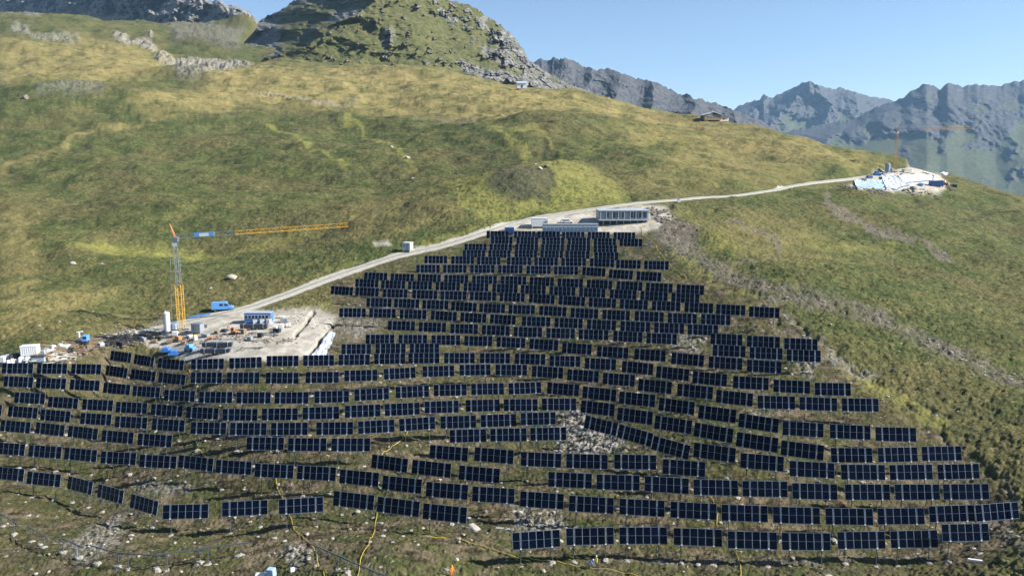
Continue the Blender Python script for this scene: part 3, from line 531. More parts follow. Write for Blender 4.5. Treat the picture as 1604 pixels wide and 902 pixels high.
loft('mountain_massif', RM2, top, foot, 560, 240, lambda X: 4300 + 0 * X, lambda X: np.interp(X, [1180, 1604, 2000], [3300, 2100, 1700]), 85, 300, lambda X, Y, T: .75 * sm(.45, .8, T + .3 * fbm(X / 45, Y / 30, 4, 73)), 2.5, 1.0, lambda X, Y, D: spurs(X, Y, D, [[(1452, 130), (1415, 165), (1330, 205), (1240, 240), (1100, 300)], [(1484, 130), (1500, 185), (1470, 240), (1410, 300), (1300, 400)], [(1546, 132), (1572, 200), (1625, 285), (1720, 400)], [(1620, 127), (1690, 200), (1780, 300), (1900, 420)]], 85, 70))
# valley floor far below, out to the horizon
vb = MB(); vb.add([(-30000, 400, -420), (30000, 400, -420), (30000, 36000, -420), (-30000, 36000, -420)], [(0, 1, 2, 3)]); o = vb.build('valley_terrain', RM2); o['kind'] = 'structure'
# ---------------------------------------------------------------- haze
hb = MB(); hb.box((0, 3150, 325), (8600, 7300, 1510)); HM = bpy.data.materials.new('haze'); HM.use_nodes = True; HM.node_tree.nodes.clear()
pv = HM.node_tree.nodes.new('ShaderNodeVolumePrincipled'); pv.inputs['Density'].default_value = 4.8e-5; pv.inputs['Color'].default_value = (.38, .66, 1.0, 1); pv.inputs['Anisotropy'].default_value = 0.1
ho = HM.node_tree.nodes.new('ShaderNodeOutputMaterial'); HM.node_tree.links.new(pv.outputs[0], ho.inputs['Volume'])
o = hb.build('haze', HM); o['kind'] = 'stuff'
# ---------------------------------------------------------------- solar tables
s = SH('module_glass', 0.25, 0.035); q = s.noise(.8, 3, .5); s.b.inputs['Coat Weight'].default_value = 0.0
oi = nd(s.t, 'ShaderNodeObjectInfo'); GLASS = s.done(s.mix(s.math('ADD', s.math('MULTIPLY', oi.outputs['Random'], .75), s.math('MULTIPLY', q, .25)), (.0005, .0012, .005), (.0022, .0048, .015)))
rr_ = nd(s.t, 'ShaderNodeMapRange'); rr_.inputs[3].default_value = .16; rr_.inputs[4].default_value = .34; s.l.new(oi.outputs['Random'], rr_.inputs[0]); s.l.new(rr_.outputs[0], s.b.inputs['Roughness'])
ALU = mat('module_frame', (.19, .26, .37), .45, .2, .08); STEEL = mat('galvanised_steel', (.085, .095, .11), .55, .3, .15, 5)
ARM = mat('steel_arm', (.095, .14, .20), .45, .35, .1); CAP = mat('bright_cap', (.75, .78, .82), .35, .2, .05)
CONC = mat('footing_grout', (.25, .235, .21), .95, 0, .3, 3, bump=.6)
ROWNAME = {'R23':'lowest row at the lower right','R22':'lowest row at the lower left','R21':'long row second up from the lower right',
 'R20c':'broken row third up from the lower right','R20m':'six-table row just below the rubble','R20':'broken row fourth up at the left edge','R19':'row fifth up at the left edge','R18':'row sixth up at the left',
 'R17':'row seventh up at the left','R16':'row eighth up at the left','R15':'row passing just below the gravel yard','R14':'three-table row right of the white sheeting','R13':'row starting directly above the three-table row',
 'R13b':'lower of the two stacked three-table rows','R12b':'upper of the two stacked three-table rows','R12':'row twelfth down from the top','R11':'row eleventh down from the top','R10':'row tenth down from the top',
 'R9':'row ninth down from the top','R8':'row eighth down from the top','R7':'row seventh down from the top','R6':'row sixth down from the top','R5':'row fifth down from the top'}
ORD = ['leftmost','second','third','fourth','fifth','sixth','seventh','eighth','ninth','tenth','eleventh','twelfth','thirteenth','fourteenth','fifteenth','sixteenth','seventeenth','eighteenth','nineteenth','twentieth','twenty-first','twenty-second','twenty-third','twenty-fourth']
TILT = R(74); ct, st_ = math.cos(TILT), math.sin(TILT); MODH = 2.40
def pl(x, s_, n=0.0): return (x, s_ * ct + n * -st_ * 1.0 * -1 * -1, CLEAR + s_ * st_ + n * ct)   # panel plane, n towards the camera
COLS = [-2.95, -1.66, -.53, .60, 1.73, 3.02]; COLS = [c - .035 for c in COLS]; MW_ = 1.09
def quadbox(mb, x0, x1, s0, s1, n0, n1, m=0):
    V = [pl(x, s_, n) for n in (n0, n1) for x, s_ in ((x0, s0), (x1, s0), (x1, s1), (x0, s1))]
    return mb.add(V, [(3, 2, 1, 0), (4, 5, 6, 7), (0, 1, 5, 4), (1, 2, 6, 5), (2, 3, 7, 6), (3, 0, 4, 7)], m)
def module_mb(cx):
    mb = MB(); h = MODH / 2; w = MW_ / 2; quadbox(mb, cx - w, cx + w, -h, h, 0, .045, 1)
    g = .028
    for a, b in ((-h + g, -.012), (.012, h - g)): quadbox(mb, cx - w + g, cx + w - g, a, b, .046, .049, 0)
    return mb
def table_proto():
    root = thing('solar_table', 'x', 'solar table')
    for cx in COLS: module_mb(cx).build('solar_module', [GLASS, ALU], root)
    b = MB()
    for s_ in (-.85, .85): quadbox(b, -3.5, 3.5, s_ - .06, s_ + .06, -.13, -.01)
    quadbox(b, -3.52, 3.52, -1.27, -1.215, -.05, .05); b.build('support_rail', STEEL, root)
    for sx in (-1, 1):
        px_ = sx * 2.32 - .03; a = MB(); quadbox(a, px_ - .045, px_ + .045, -1.25, 1.2, -.16, .03); quadbox(a, px_ - .09, px_ + .09, -1.24, -1.08, .03, .07, 1); a.build('arm', [ARM, CAP], root)
        l = MB(); bx_, by_, bz_ = pl(px_, -.9, -.2); l.tube((bx_, by_, bz_ + .1), (px_ + sx * .1, by_ - .25, -1.3), .062); l.build('leg', STEEL, root)
        l = MB(); tx_, ty_, tz_ = pl(px_, .5, -.2); l.tube((tx_, ty_, tz_), (px_ + .15, ty_ + 1.7, -.4), .05); l.build('brace', STEEL, root)
        l = MB(); l.tube((bx_, by_ + .02, 1.6), (px_ - .4, ty_ + 1.6, .2), .032); l.build('strut', STEEL, root)
    return root
def footing_mesh(seed):
    rr = random.Random(seed); V = []; F = []; n = 9
    for k, (r, z) in enumerate(((.62, -.35), (.55, .10), (.30, .24), (0.0, .28))):
        for i in range(n):
            t = 2 * math.pi * i / n; q = r * rr.uniform(.6, 1.25); V.append((q * math.cos(t) * 1.25, q * math.sin(t), z + rr.uniform(-.06, .06)))
    for k in range(3):
        for i in range(n): F.append((k * n + i, k * n + (i + 1) % n, (k + 1) * n + (i + 1) % n, (k + 1) * n + i))
    m = bpy.data.meshes.new('footing'); m.from_pydata(V, [], F); m.materials.append(CONC); return m
FOOT = [footing_mesh(k) for k in range(5)]
PROTO = table_proto(); PCH = list(PROTO.children)
T_INFO = []; used = False; tri = {}
allt = {}
for k, (rn, idx, xa, xb, ya, yb) in enumerate(tab):
    cx, cy = float(tx[k]), float(ty[k]); yaw = float(tyaw[k])
    D_g = ground(cx, cy + .172 * float(wfit[k]), CLEAR); P = D_g
    # roll so that both ends fall where the photograph has them
    best = None
    for rl in np.linspace(-.16, .16, 33):
        M = Euler((0, rl, -yaw)).to_matrix(); e = M @ Vector((3.5, 0, 0)); a = np.array([P + e, P - e]); X, Y, _ = proj(a)
        s_ = (Y[0] - Y[1]) / (X[0] - X[1]); er = abs(s_ - tslope[k])
        if best is None or er < best[0]: best = (er, rl)
    rl = best[1]; M = Euler((0, rl, -yaw)).to_matrix(); org = P - M @ Vector((0, 0, CLEAR))
    e = M @ Vector((3.53, 0, 0)); X, Y, _ = proj(np.array([P + e, P - e])); kx = float(np.clip(tl[k] / math.hypot(X[0] - X[1], Y[0] - Y[1]), .93, 1.08))
    T_INFO.append((rn, idx, org, (0, rl, -yaw), kx))
FARROWS = ('R1', 'R2', 'R3', 'R4')
for j, (rn, idx, org, rot, kx) in enumerate(T_INFO):
    if rn in FARROWS: continue
    if not used: root = PROTO; used = True
    else:
        root = PROTO.copy(); C.objects.link(root)
        for ch in PCH:
            c_ = ch.copy(); C.objects.link(c_); c_.parent = root
    root.location = org; root.rotation_euler = rot; root.scale = (kx, 1, 1)
    cnt = sum(1 for q in T_INFO if q[0] == rn); o_ = ORD[idx] if idx < cnt - 1 else 'rightmost'
    root['label'] = ('dark solar table, %s in the %s' % (o_, ROWNAME[rn])) if o_ in ('leftmost', 'rightmost') else ('dark solar table, %s from left in the %s' % (o_, ROWNAME[rn]))
    root['group'] = 'solar tables standing in rows on the slope'
    M = Matrix.Translation(org) @ Euler(rot).to_matrix().to_4x4() @ Matrix.Diagonal((kx, 1, 1, 1)); Mi = M.inverted()
    for sx in (-2.3, 2.3):
        w = M @ Vector((sx, -.45, 0)); g = Vector((w.x, w.y, hz(w.x, w.y, True))); f = bpy.data.objects.new('footing', FOOT[(j + int(sx)) % 5]); C.objects.link(f); f.parent = root
        f.location = Mi @ g; f.rotation_euler = (0, 0, random.uniform(0, 6)); k_ = random.uniform(.3, .95); f.scale = (k_, k_, k_ * .8)
fm = MB()
for rn, idx, org, rot, kx in T_INFO:
    if rn not in FARROWS: continue
    M = Matrix.Translation(org) @ Euler(rot).to_matrix().to_4x4() @ Matrix.Diagonal((kx, 1, 1, 1))
    for ch in PCH:
        mp = {'solar_module': [0, 1], 'support_rail': [2], 'arm': [3, 4], 'leg': [2], 'brace': [2], 'strut': [2]}[ch.name.split('.')[0]]
        b0 = len(fm.v); fm.v += [tuple(M @ v.co) for v in ch.data.vertices]
        for p in ch.data.polygons: fm.f.append(tuple(b0 + v for v in p.vertices)); fm.m.append(mp[p.material_index])
o = fm.build('distant_solar_tables', [GLASS, ALU, STEEL, ARM, CAP]); tag(o, 'four tightly stacked topmost rows of dark solar tables below the grey buildings', 'solar tables', 'solar tables standing in rows on the slope', 'stuff')
# ---------------------------------------------------------------- materials for built things
M = dict(
 white=mat('white_paint', (.58, .60, .62), .5, 0, .06), blue=mat('blue_paint', (.045, .16, .46), .4, 0, .12), lblue=mat('light_blue_paint', (.10, .27, .60), .38, 0, .08), dblue=mat('dark_blue_paint', (.02, .07, .22), .5, 0, .15),
 grey=mat('grey_cladding', (.23, .26, .29), .55, .1, .1), lgrey=mat('light_cladding', (.34, .40, .47), .5, .15, .08), dark=mat('dark_opening', (.015, .018, .022), .6, 0, .2), glass=mat('window_glass', (.02, .035, .06), .12, 0, .2),
 yellow=mat('crane_yellow', (.58, .34, .05), .5, 0, .12), orange=mat('orange_paint', (.42, .16, .06), .6, 0, .12), zinc=mat('zinc_lattice', (.20, .22, .235), .5, .3, .15), rubber=mat('rubber', (.02, .02, .02), .85),
 wood=mat('weathered_timber', (.20, .15, .10), .9, 0, .35, 2), sheet=mat('white_sheeting', (.40, .44, .50), .55, 0, .08, 1.5, bump=.5), tarp=mat('pale_blue_tarpaulin', (.28, .38, .50), .5, 0, .2, 1.2, bump=.6), btarp=mat('blue_tarpaulin', (.06, .17, .42), .5, 0, .2, 1.5),
 paleglass=mat('pale_window_glass', (.10, .15, .22), .2, 0, .2), rock=mat('boulder_rock', (.29, .275, .245), .95, 0, .35, 1.2, bump=.9), drock=mat('brown_rubble', (.15, .125, .105), .95, 0, .45, 1.5, bump=.9), hose=mat('yellow_hose', (.46, .35, .05), .5, 0, .15), ochre=mat('ochre_lattice', (.42, .22, .06), .6, .1, .15), rust=mat('rust_lattice', (.36, .17, .08), .7, .1, .2),
 skin=mat('skin', (.45, .28, .2), .6), hiviz=mat('orange_workwear', (.85, .22, .03), .7), hivy=mat('yellow_helmet', (.75, .62, .05), .5), navy=mat('navy_workwear', (.05, .07, .14), .8), dgrey=mat('dark_pack', (.035, .045, .065), .35, 0, .3),
 roof=mat('slate_roof', (.045, .045, .05), .8, 0, .2), sand=mat('cream_render', (.58, .54, .44), .8), mesh=mat('black_netting', (.03, .032, .036), .9, 0, .3), conc=mat('pale_concrete', (.45, .44, .41), .9, 0, .15))
def obj_at(name, label, cat, px, py, rotz=0, group=None, sink=0.05):
    g = ground(px, py); z = hz(g.x, g.y, False); t = thing(name, label, cat, (g.x, g.y, z - sink), (0, 0, rotz), group); return t, float(proj(np.array([[g.x, g.y, z]]))[2][0])
def mpp(D): return D / FPX
# ------------------------------------------------ lattice
def lattice(a, b, w, nb, r, mid=0, up=None, tri=False, mb=None):
    """square or triangular truss between two points"""
    mb = mb or MB(); a = Vector(a); b = Vector(b); d = (b - a).normalized(); u = Vector(up or (0, 1, 0)); s_ = d.cross(u).normalized(); u = s_.cross(d).normalized(); h = w / 2
    cs = [(-h, -h), (h, -h), (h, h), (-h, h)] if not tri else [(-h, -h), (h, -h), (0, h * .9)]
    P = [[a + (b - a) * (k / nb) + s_ * x + u * y for x, y in cs] for k in range(nb + 1)]
    n = len(cs)
    for i in range(n): mb.tube(P[0][i], P[nb][i], r, mid, 4)
    for k in range(nb):
        for i in range(n):
            j = (i + 1) % n
            mb.tube(P[k][i], P[k][j], r * .55, mid, 3, caps=False)
            p, q = (P[k][i], P[k + 1][j]) if (k + i) % 2 else (P[k][j], P[k + 1][i]); mb.tube(p, q, r * .55, mid, 3, caps=False)
    return mb
def crane(px, py, label, mast_px, jib_dx, jib_dy, split, cols, cat_dx=-8, th=1.0):
    t, D = obj_at('tower_crane', label, 'crane', px, py); m = mpp(D); H = mast_px * m; lo, hi, j1, j2 = cols
    b = MB(); b.box((0, 0, .35), (4.2, .5, .35)); b.box((0, 0, .35), (.5, 4.2, .35))
    for x in (-2, 2):
        for y in (-2, 2): b.box((x, y, .15), (.7, .7, .3))
    b.build('undercarriage', M['zinc'], t)
    for x, y in ((-1.5, .9), (-1.5, -.6)): q = MB(); q.box((x, y, 1.15), (1.0, 1.3, 1.5)); q.build('ballast', M['conc'], t, bevel=.08)
    d = MB(); d.tube((-1.9, -1.1, 1.2), (-1.9, 1.2, 1.2), .95, 0, 14); d.build('cable_drum', M['lblue'], t)
    lattice((0, 0, .5), (0, 0, H * split), 1.45, 9, .08 * th).build('lower_mast', lo, t)
    lattice((0, 0, H * split), (0, 0, H - 1.0), 1.0, 9, .07 * th).build('upper_mast', hi, t)
    k = MB(); k.box((0, 0, H - .4), (1.5, 1.5, 1.1)); k.box((-.1, -.78, H - 1.7), (1.1, .05, .9), 1); k.build('slewing_head', [M['zinc'], M['white']], t)
    jd = Vector((jib_dx * m, 3.0, -jib_dy * m)); J0 = Vector((0, 0, H + .3)); J1 = J0 + jd; mid = J0 + jd * .345
    lattice(J0, mid, 1.1, 10, .065 * th, up=(0, 0, 1), tri=True).build('inner_jib', j1, t)
    lattice(mid, J1, 1.0, 20, .07 * th, up=(0, 0, 1), tri=True).build('outer_jib', j2, t)
    tip = Vector((cat_dx * m, 0, H + 22 * m * (mast_px / 145))); s2 = MB(); s2.tube((0, .4, H), tip, .13); s2.tube((0, -.4, H), tip, .13); s2.build('jib_strut', M['orange'], t)
    g = MB()
    for q in (mid, J0 + jd * .72): g.tube(tip, q + Vector((0, 0, .5)), .018, 0, 3)
    g.tube(tip, (cat_dx * m * 1.9, .2, 1.0), .03, 0, 3); g.tube(tip, (cat_dx * m * 1.9, -.2, 1.0), .03, 0, 3); g.build('stay_cable', M['zinc'], t)
    return t, J0, jd, m
t, J0, jd, m = crane(285, 517, 'yellow and grey lattice tower crane standing on the gravel yard at the left', 145, 262, -17, .50, (M['yellow'], M['zinc'], M['zinc'], M['yellow']))
b = MB(); p = J0 + jd * .17; b.box((0, -.75, .2), (5.2, .06, 1.1)); o = b.build('jib_banner', M['white'], t); o.location = p; o.rotation_euler = (0, -math.atan2(jd.z, jd.x), math.atan2(jd.y, jd.x))
b = MB(); b.box((-1.9, 0, 0), (1.3, .07, 1.12)); b.box((1.9, 0, 0), (1.3, .07, 1.12)); b.box((0, 0, .45), (2.6, .07, .22)); o2 = b.build('banner_stripe', M['lblue'], o); o2.location = (0, -.76, .2)
crane(1401, 270, 'rust coloured tower crane on the ridge site with jib before the far mountain', 66, 118, -2, .5, (M['ochre'], M['ochre'], M['zinc'], M['ochre']), 6, .9)
# ------------------------------------------------ yard on the left
def silo(px, py, top_py, wpx, label, mt):
    t, D = obj_at('silo', label, 'silo', px, py); m = mpp(D); H = (py - top_py) * m; r = wpx * m / 2
    b = MB(); b.tube((0, 0, .9), (0, 0, H), r, 0, 20); b.tube((0, 0, H), (0, 0, H + r * .35), r, 0, 20, r * .5); b.tube((0, 0, .25), (0, 0, .9), r * .25, 0, 16, r); b.build('tank', mt, t, smooth=False)
    for i in range(4):
        a = math.pi / 4 + i * math.pi / 2; l = MB(); l.tube((r * .9 * math.cos(a), r * .9 * math.sin(a), -.4), (r * .9 * math.cos(a), r * .9 * math.sin(a), 1.3), .07); l.build('leg', M['zinc'], t)
    l = MB(); l.tube((-r - .1, .25, .3), (-r - .1, .25, H), .03); l.tube((-r - .1, -.25, .3), (-r - .1, -.25, H), .03)
    for k in range(int(H / .35)): l.tube((-r - .1, -.25, .4 + k * .35), (-r - .1, .25, .4 + k * .35), .018, 0, 4)
    l.build('ladder', M['zinc'], t); h = MB(); h.tube((-.3, 0, H), (-.3, 0, H + .55), .12, 0, 8); h.build('filter_vent', mt, t); return t
silo(263, 523, 489, 9, 'tall white cylindrical silo beside the yellow crane mast', M['white'])
silo(1390, 271, 257, 7, 'grey cylindrical silo on the ridge construction site', M['grey'])
def van(px, py, rz):
    t, D = obj_at('van', 'light blue panel van parked on the gravel road by the yard', 'van', px, py, rz)
    prof = [(-2.9, .45), (2.75, .45), (2.9, .75), (2.85, 1.15), (2.15, 1.35), (1.35, 2.25), (1.0, 2.45), (-2.7, 2.5), (-2.9, 2.3)]
    b = MB(); b.prism(prof, -1.0, 1.0, 0, 'y'); b.build('body', M['lblue'], t, bevel=.09)
    for x, w in ((-.2, .95),):
        for y in (-1.01, 1.01): g = MB(); g.box((x, y, 1.78), (w, .03, .62)); g.build('side_window', M['glass'], t)
    for y in (-1.01, 1.01): g = MB(); g.prism([(.65, 1.45), (1.85, 1.45), (1.35, 2.05), (.65, 2.1)], y - .015, y + .015, 0, 'y'); g.build('cab_window', M['glass'], t)
    g = MB(); g.add([(2.17, -.85, 1.38), (2.17, .85, 1.38), (1.42, .8, 2.24), (1.42, -.8, 2.24)], [(0, 1, 2, 3)]); g.build('windscreen', M['glass'], t)
    for s_ in (-.7, .7): g = MB(); g.box((2.9, s_, .95), (.06, .32, .22)); g.build('headlight', M['white'], t)
    g = MB(); g.box((2.86, 0, .55), (.16, 1.9, .25)); g.box((-2.92, 0, .5), (.12, 1.9, .2)); g.build('bumper', M['dark'], t)
    for x in (-1.8, 1.9):
        for y in (-.92, .92):
            w = MB(); w.tube((x, y - .13, .35), (x, y + .13, .35), .36, 0, 16); w = w.build('wheel', M['rubber'], t); h = MB(); h.tube((x, y - .14, .35), (x, y + .14, .35), .2, 0, 12); h.build('rim', M['zinc'], w)
    return t
van(349, 486, R(12))
def sheet_on(name, label, cat, pts, m_, lift=.12, n=26, wrinkle=.12, kind=None, group=None):
    """cloth or sheeting draped over the ground inside a quad of pixels (a,b,c,d)"""
    G = [ground(*p) for p in pts]; V = []; F = []; bump_ = []
    for i in range(n + 1):
        for j in range(n + 1):
            u, v = i / n, j / n; p = (G[0] * (1 - u) + G[1] * u) * (1 - v) + (G[3] * (1 - u) + G[2] * u) * v
            V.append([p.x + .12 * math.sin(9 * v + 3 * u), p.y + .1 * math.sin(8 * u), 0])
    A = np.array(V); A[:, 2] = height(A[:, 0], A[:, 1], True) + lift + wrinkle * (fbm(A[:, 0] / 1.1, A[:, 1] / 2.4, 3, 77) + .6)
    c = A.mean(0); k = (n + 1) ** 2; top_ = A - c; bot = top_.copy(); bot[:, 2] -= .06 + lift
    for i in range(n):
        for j in range(n):
            a = i * (n + 1) + j; q = [a, a + n + 1, a + n + 2, a + 1]; F.append(q); F.append([k + z for z in q[::-1]])
    rim = [i * (n + 1) for i in range(n + 1)] + [n * (n + 1) + j for j in range(1, n + 1)] + [i * (n + 1) + n for i in range(n - 1, -1, -1)] + [j for j in range(n - 1, 0, -1)]
    for i in range(len(rim)): a, b_ = rim[i], rim[(i + 1) % len(rim)]; F.append([a, b_, k + b_, k + a])
    o = np_mesh(name, np.concatenate([top_, bot]), F, m_, smooth=False); o.location = c; return tag(o, label, cat, group, kind)
sheet_on('tarpaulin', 'long flat blue tarpaulin lying on the gravel behind the van', 'tarpaulin', [(291, 500), (327, 494), (330, 491), (298, 496)], M['btarp'], .15, 14, .05)
sheet_on('sheeting', 'long white sheeting laid down the trench right of the gravel yard', 'sheeting', [(488, 560), (510, 560), (526, 523), (515, 521)], M['sheet'], .15, 30, .35)
def cabin(name, label, cat, px, py, L, W, H, rz, wall, roof, wins=(), door=None, feet=True, rooflip=.12, ribs=0, group=None):
    t, D = obj_at(name, label, cat, px, py, rz, group); t.location.z += .12
    b = MB(); b.box((0, 0, H / 2), (L, W, H))
    for k in range(ribs): b.box((-L / 2 + L * (k + .5) / ribs, -W / 2 - .03, H / 2), (L / ribs * .35, .06, H * .92))
    b.build('wall', wall, t, bevel=.03)
    b = MB(); b.box((0, 0, H + .07), (L + rooflip, W + rooflip, .14)); b.build('roof', roof, t, bevel=.03)
    for x, z, w, h in wins:
        f = MB(); f.box((x, -W / 2 - .08, z), (w + .14, .08, h + .14)); f = f.build('window', M['white'], t); g = MB(); g.box((x, -W / 2 - .13, z), (w, .04, h)); g.build('pane', M['glass'], f)
    if door is not None: d = MB(); d.box((door, -W / 2 - .08, 1.03), (.9, .08, 2.0)); d = d.build('door', M['grey'], t); h_ = MB(); h_.box((door + .33, -W / 2 - .15, 1.0), (.05, .06, .14)); h_.build('handle', M['zinc'], d)
    if feet:
        for x in (-1, 1):
            for y in (-1, 1): f = MB(); f.box((x * (L / 2 - .25), y * (W / 2 - .25), -.35), (.35, .35, .75)); f.build('foot', M['conc'], t)
    return t
cabin('container_cabin', 'blue container cabin with grey roof and pale windows behind the gravel yard', 'cabin', 406, 504, 7.0, 2.5, 2.5, R(1), M['blue'], M['lgrey'], [(x, 1.55, .62, .85) for x in (-2.9, -2.0, -1.1, -.2, .7, 1.6, 2.5)], 3.1)
for k, px_ in enumerate((400, 411, 421)):
    t, D = obj_at('storage_box', ('pale box left of three before the blue cabin', 'pale box middle of three before the blue cabin', 'pale box right of three before the blue cabin')[k], 'box', px_, 506, R(random.uniform(-8, 8)), 'pale boxes before the blue cabin')
    b = MB(); b.box((0, 0, .5), (1.05, 1.0, 1.0)); b.build('body', M['white'], t, bevel=.05); b = MB(); b.box((0, 0, 1.05), (1.12, 1.06, .12)); b.build('lid', M['sand'], t); b = MB()
    for x in (-.4, 0, .4): b.box((x, 0, -.04), (.14, 1.0, .12))
    b.build('pallet', M['wood'], t)
t = cabin('equipment_container', 'small dark grey container right of the crane base', 'container', 310, 520, 2.5, 2.2, 2.2, R(-6), M['grey'], M['zinc'], (), .3, ribs=6)
def excavator(px, py, rz, label):
    t, D = obj_at('mini_excavator', label, 'excavator', px, py, rz)
    for y in (-.7, .7): b = MB(); b.prism([(-1.1, .1), (1.1, .1), (1.3, .3), (1.1, .55), (-1.1, .55), (-1.3, .3)], y - .2, y + .2, 0, 'y'); b.build('track', M['rubber'], t)
    b = MB(); b.box((-.3, 0, .95), (1.9, 1.5, .6)); b.build('body', M['orange'], t, bevel=.08); b = MB(); b.box((0, .2, 1.75), (1.0, .9, 1.1)); b = b.build('cab', M['orange'], t, bevel=.06)
    for y in (-.28, .68): g = MB(); g.box((0, y, 1.85), (.75, .04, .65)); g.build('window', M['glass'], b)
    b = MB(); b.tube((.7, -.3, 1.0), (2.0, -.3, 2.5), .16); b.build('boom', M['orange'], t); b = MB(); b.tube((2.0, -.3, 2.5), (2.9, -.3, 1.1), .12); b.build('dipper', M['orange'], t)
    b = MB(); b.prism([(2.75, 1.1), (3.15, 1.0), (3.05, .55), (2.6, .5), (2.55, .8)], -.6, 0, 0, 'y'); b.build('bucket', M['zinc'], t); t.scale = (.78, .78, .78)
excavator(366, 523, R(170), 'small orange excavator standing among material on the gravel yard')
def rack(px, py, L, label, rows=1):
    t, D = obj_at('module_stack', label, 'module stack', px, py, R(1), 'stacks of dark solar modules on the yard')
    for k in range(rows): pass
    b = MB()
    for i in range(6): b.box((-L / 2 + L / 6 * (i + .5), 0, .95), (L / 6 - .08, 1.1, 1.1))
    b.build('modules', M['dgrey'], t, bevel=.03)
    for x in (-L * .36, 0, L * .36): b = MB(); b.box((x, 0, 1.53), (.12, 1.16, .05)); b.box((x, -.6, .95), (.12, .04, 1.1)); b.build('strap', M['lgrey'], t)
    for x in (-L * .4, -L * .13, L * .13, L * .4): b = MB(); b.box((x, 0, .2), (.3, 1.2, .38)); b.build('pallet', M['wood'], t)
rack(341, 545, 7.4, 'upper dark stack of solar modules lying at the yard front edge')
rack(338, 555, 7.2, 'lower dark stack of solar modules lying at the yard front edge')
rack(398, 516, 7.0, 'long low dark stack of modules below the blue cabin')
def rubble(name, label, cat, cells, r0, r1, n, m_, kind=None, squash=.7, group=None, spread=1.5):
    rr = random.Random(len(label)); mb = MB()
    for (px, py) in cells:
        g = ground(px, py)
        for _ in range(n):
            x, y = g.x + rr.gauss(0, spread), g.y + rr.gauss(0, spread); z = hz(x, y, True); r = rr.uniform(r0, r1); rock_into(mb, (x, y, z + r * .15), r, rr, squash)
    c = ground(*cells[len(cells) // 2]); mb.v = [(a - c.x, b - c.y, d - c.z) for a, b, d in mb.v]; o = mb.build(name, m_); o.location = c; return tag(o, label, cat, group, kind)
_ico = None
def rock_into(mb, c, r, rr, squash=.7):
    global _ico
    if _ico is None:
        p = (1 + 5 ** .5) / 2; v = [(-1, p, 0), (1, p, 0), (-1, -p, 0), (1, -p, 0), (0, -1, p), (0, 1, p), (0, -1, -p), (0, 1, -p), (p, 0, -1), (p, 0, 1), (-p, 0, -1), (-p, 0, 1)]; k = (1 + p * p) ** .5
        f = [(0, 11, 5), (0, 5, 1), (0, 1, 7), (0, 7, 10), (0, 10, 11), (1, 5, 9), (5, 11, 4), (11, 10, 2), (10, 7, 6), (7, 1, 8), (3, 9, 4), (3, 4, 2), (3, 2, 6), (3, 6, 8), (3, 8, 9), (4, 9, 5), (2, 4, 11), (6, 2, 10), (8, 6, 7), (9, 8, 1)]
        _ico = ([Vector(q) / k for q in v], f)
    E_ = Euler((rr.uniform(0, 6), rr.uniform(0, 6), rr.uniform(0, 6))).to_matrix(); sx, sy = rr.uniform(.7, 1.35), rr.uniform(.7, 1.2); V = []
    for v in _ico[0]:
        q = E_ @ (v * rr.uniform(.78, 1.15)); V.append((c[0] + q.x * r * sx, c[1] + q.y * r * sy, c[2] + q.z * r * squash))
    mb.add(V, _ico[1])
def boulder_mesh(seed, n=2):
    import bmesh
    bm = bmesh.new(); bmesh.ops.create_icosphere(bm, subdivisions=n + 1, radius=1); rr = np.random.RandomState(seed); ax = rr.randn(9, 3); ax /= np.linalg.norm(ax, axis=1)[:, None]; cut = rr.uniform(.35, .75, 9)
    for v in bm.verts:
        p = np.array(v.co)
        for a, c in zip(ax, cut):
            d = p @ a
            if d > c: p = p - a * (d - c) * .9
        p *= 1 + .16 * float(fbm(np.array([p[0] * 1.3 + seed]), np.array([p[1] * 1.3 + p[2]]), 4, 3)[0]); v.co = p
    me = bpy.data.meshes.new('boulder'); bm.to_mesh(me); bm.free(); me.materials.append(M['rock']); return me
def boulder(px, py, wpx, label, sq=.6, seed=1, ln=1.0, rz=0, name='boulder', cat='boulder', m_=None, tilt=0):
    g = ground(px, py); D = float(proj(np.array([list(g)]))[2][0]); r = wpx * mpp(D) / 2; me = boulder_mesh(seed)
    if m_: me.materials.clear(); me.materials.append(m_)
    o = bpy.data.objects.new(name, me); C.objects.link(o); o.location = (g.x, g.y, hz(g.x, g.y, True) + r * sq * .35); o.scale = (r * 1.15, r * 1.0 * ln, r * sq * 1.2); o.rotation_euler = (tilt, 0, rz); return tag(o, label, cat)
# blue machinery under covers at the yard front
def covered(px, py, L, W, H, label, m_, rz=0):
    t, D = obj_at('covered_machine', label, 'machine', px, py, rz); b = MB(); b.prism([(-L / 2, 0.25), (L / 2, .25), (L / 2, H * .55), (L * .18, H * .6), (L * .12, H), (-L * .3, H), (-L * .34, H * .62), (-L / 2, H * .55)], -W / 2, W / 2, 0, 'y'); b.build('cover', m_, t, bevel=.08)
    for x in (-L * .3, L * .3):
        for y in (-W / 2, W / 2): w = MB(); w.tube((x, y - .1, .25), (x, y + .1, .25), .3, 0, 12); w.build('wheel', M['rubber'], t)
    b = MB(); b.tube((L / 2, 0, .4), (L / 2 + .9, 0, .35), .05); b.build('drawbar', M['zinc'], t)
covered(262, 552, 3.2, 1.5, 1.4, 'bright blue machine lying leftmost at the yard front', M['blue'], R(8))
covered(275, 557, 3.4, 1.5, 1.5, 'bright blue machine nearest the tables at the yard front', M['blue'], R(15))
covered(298, 549, 2.4, 1.6, 1.7, 'blue boxy machine left of the upper module stack', M['lblue'], R(-10))
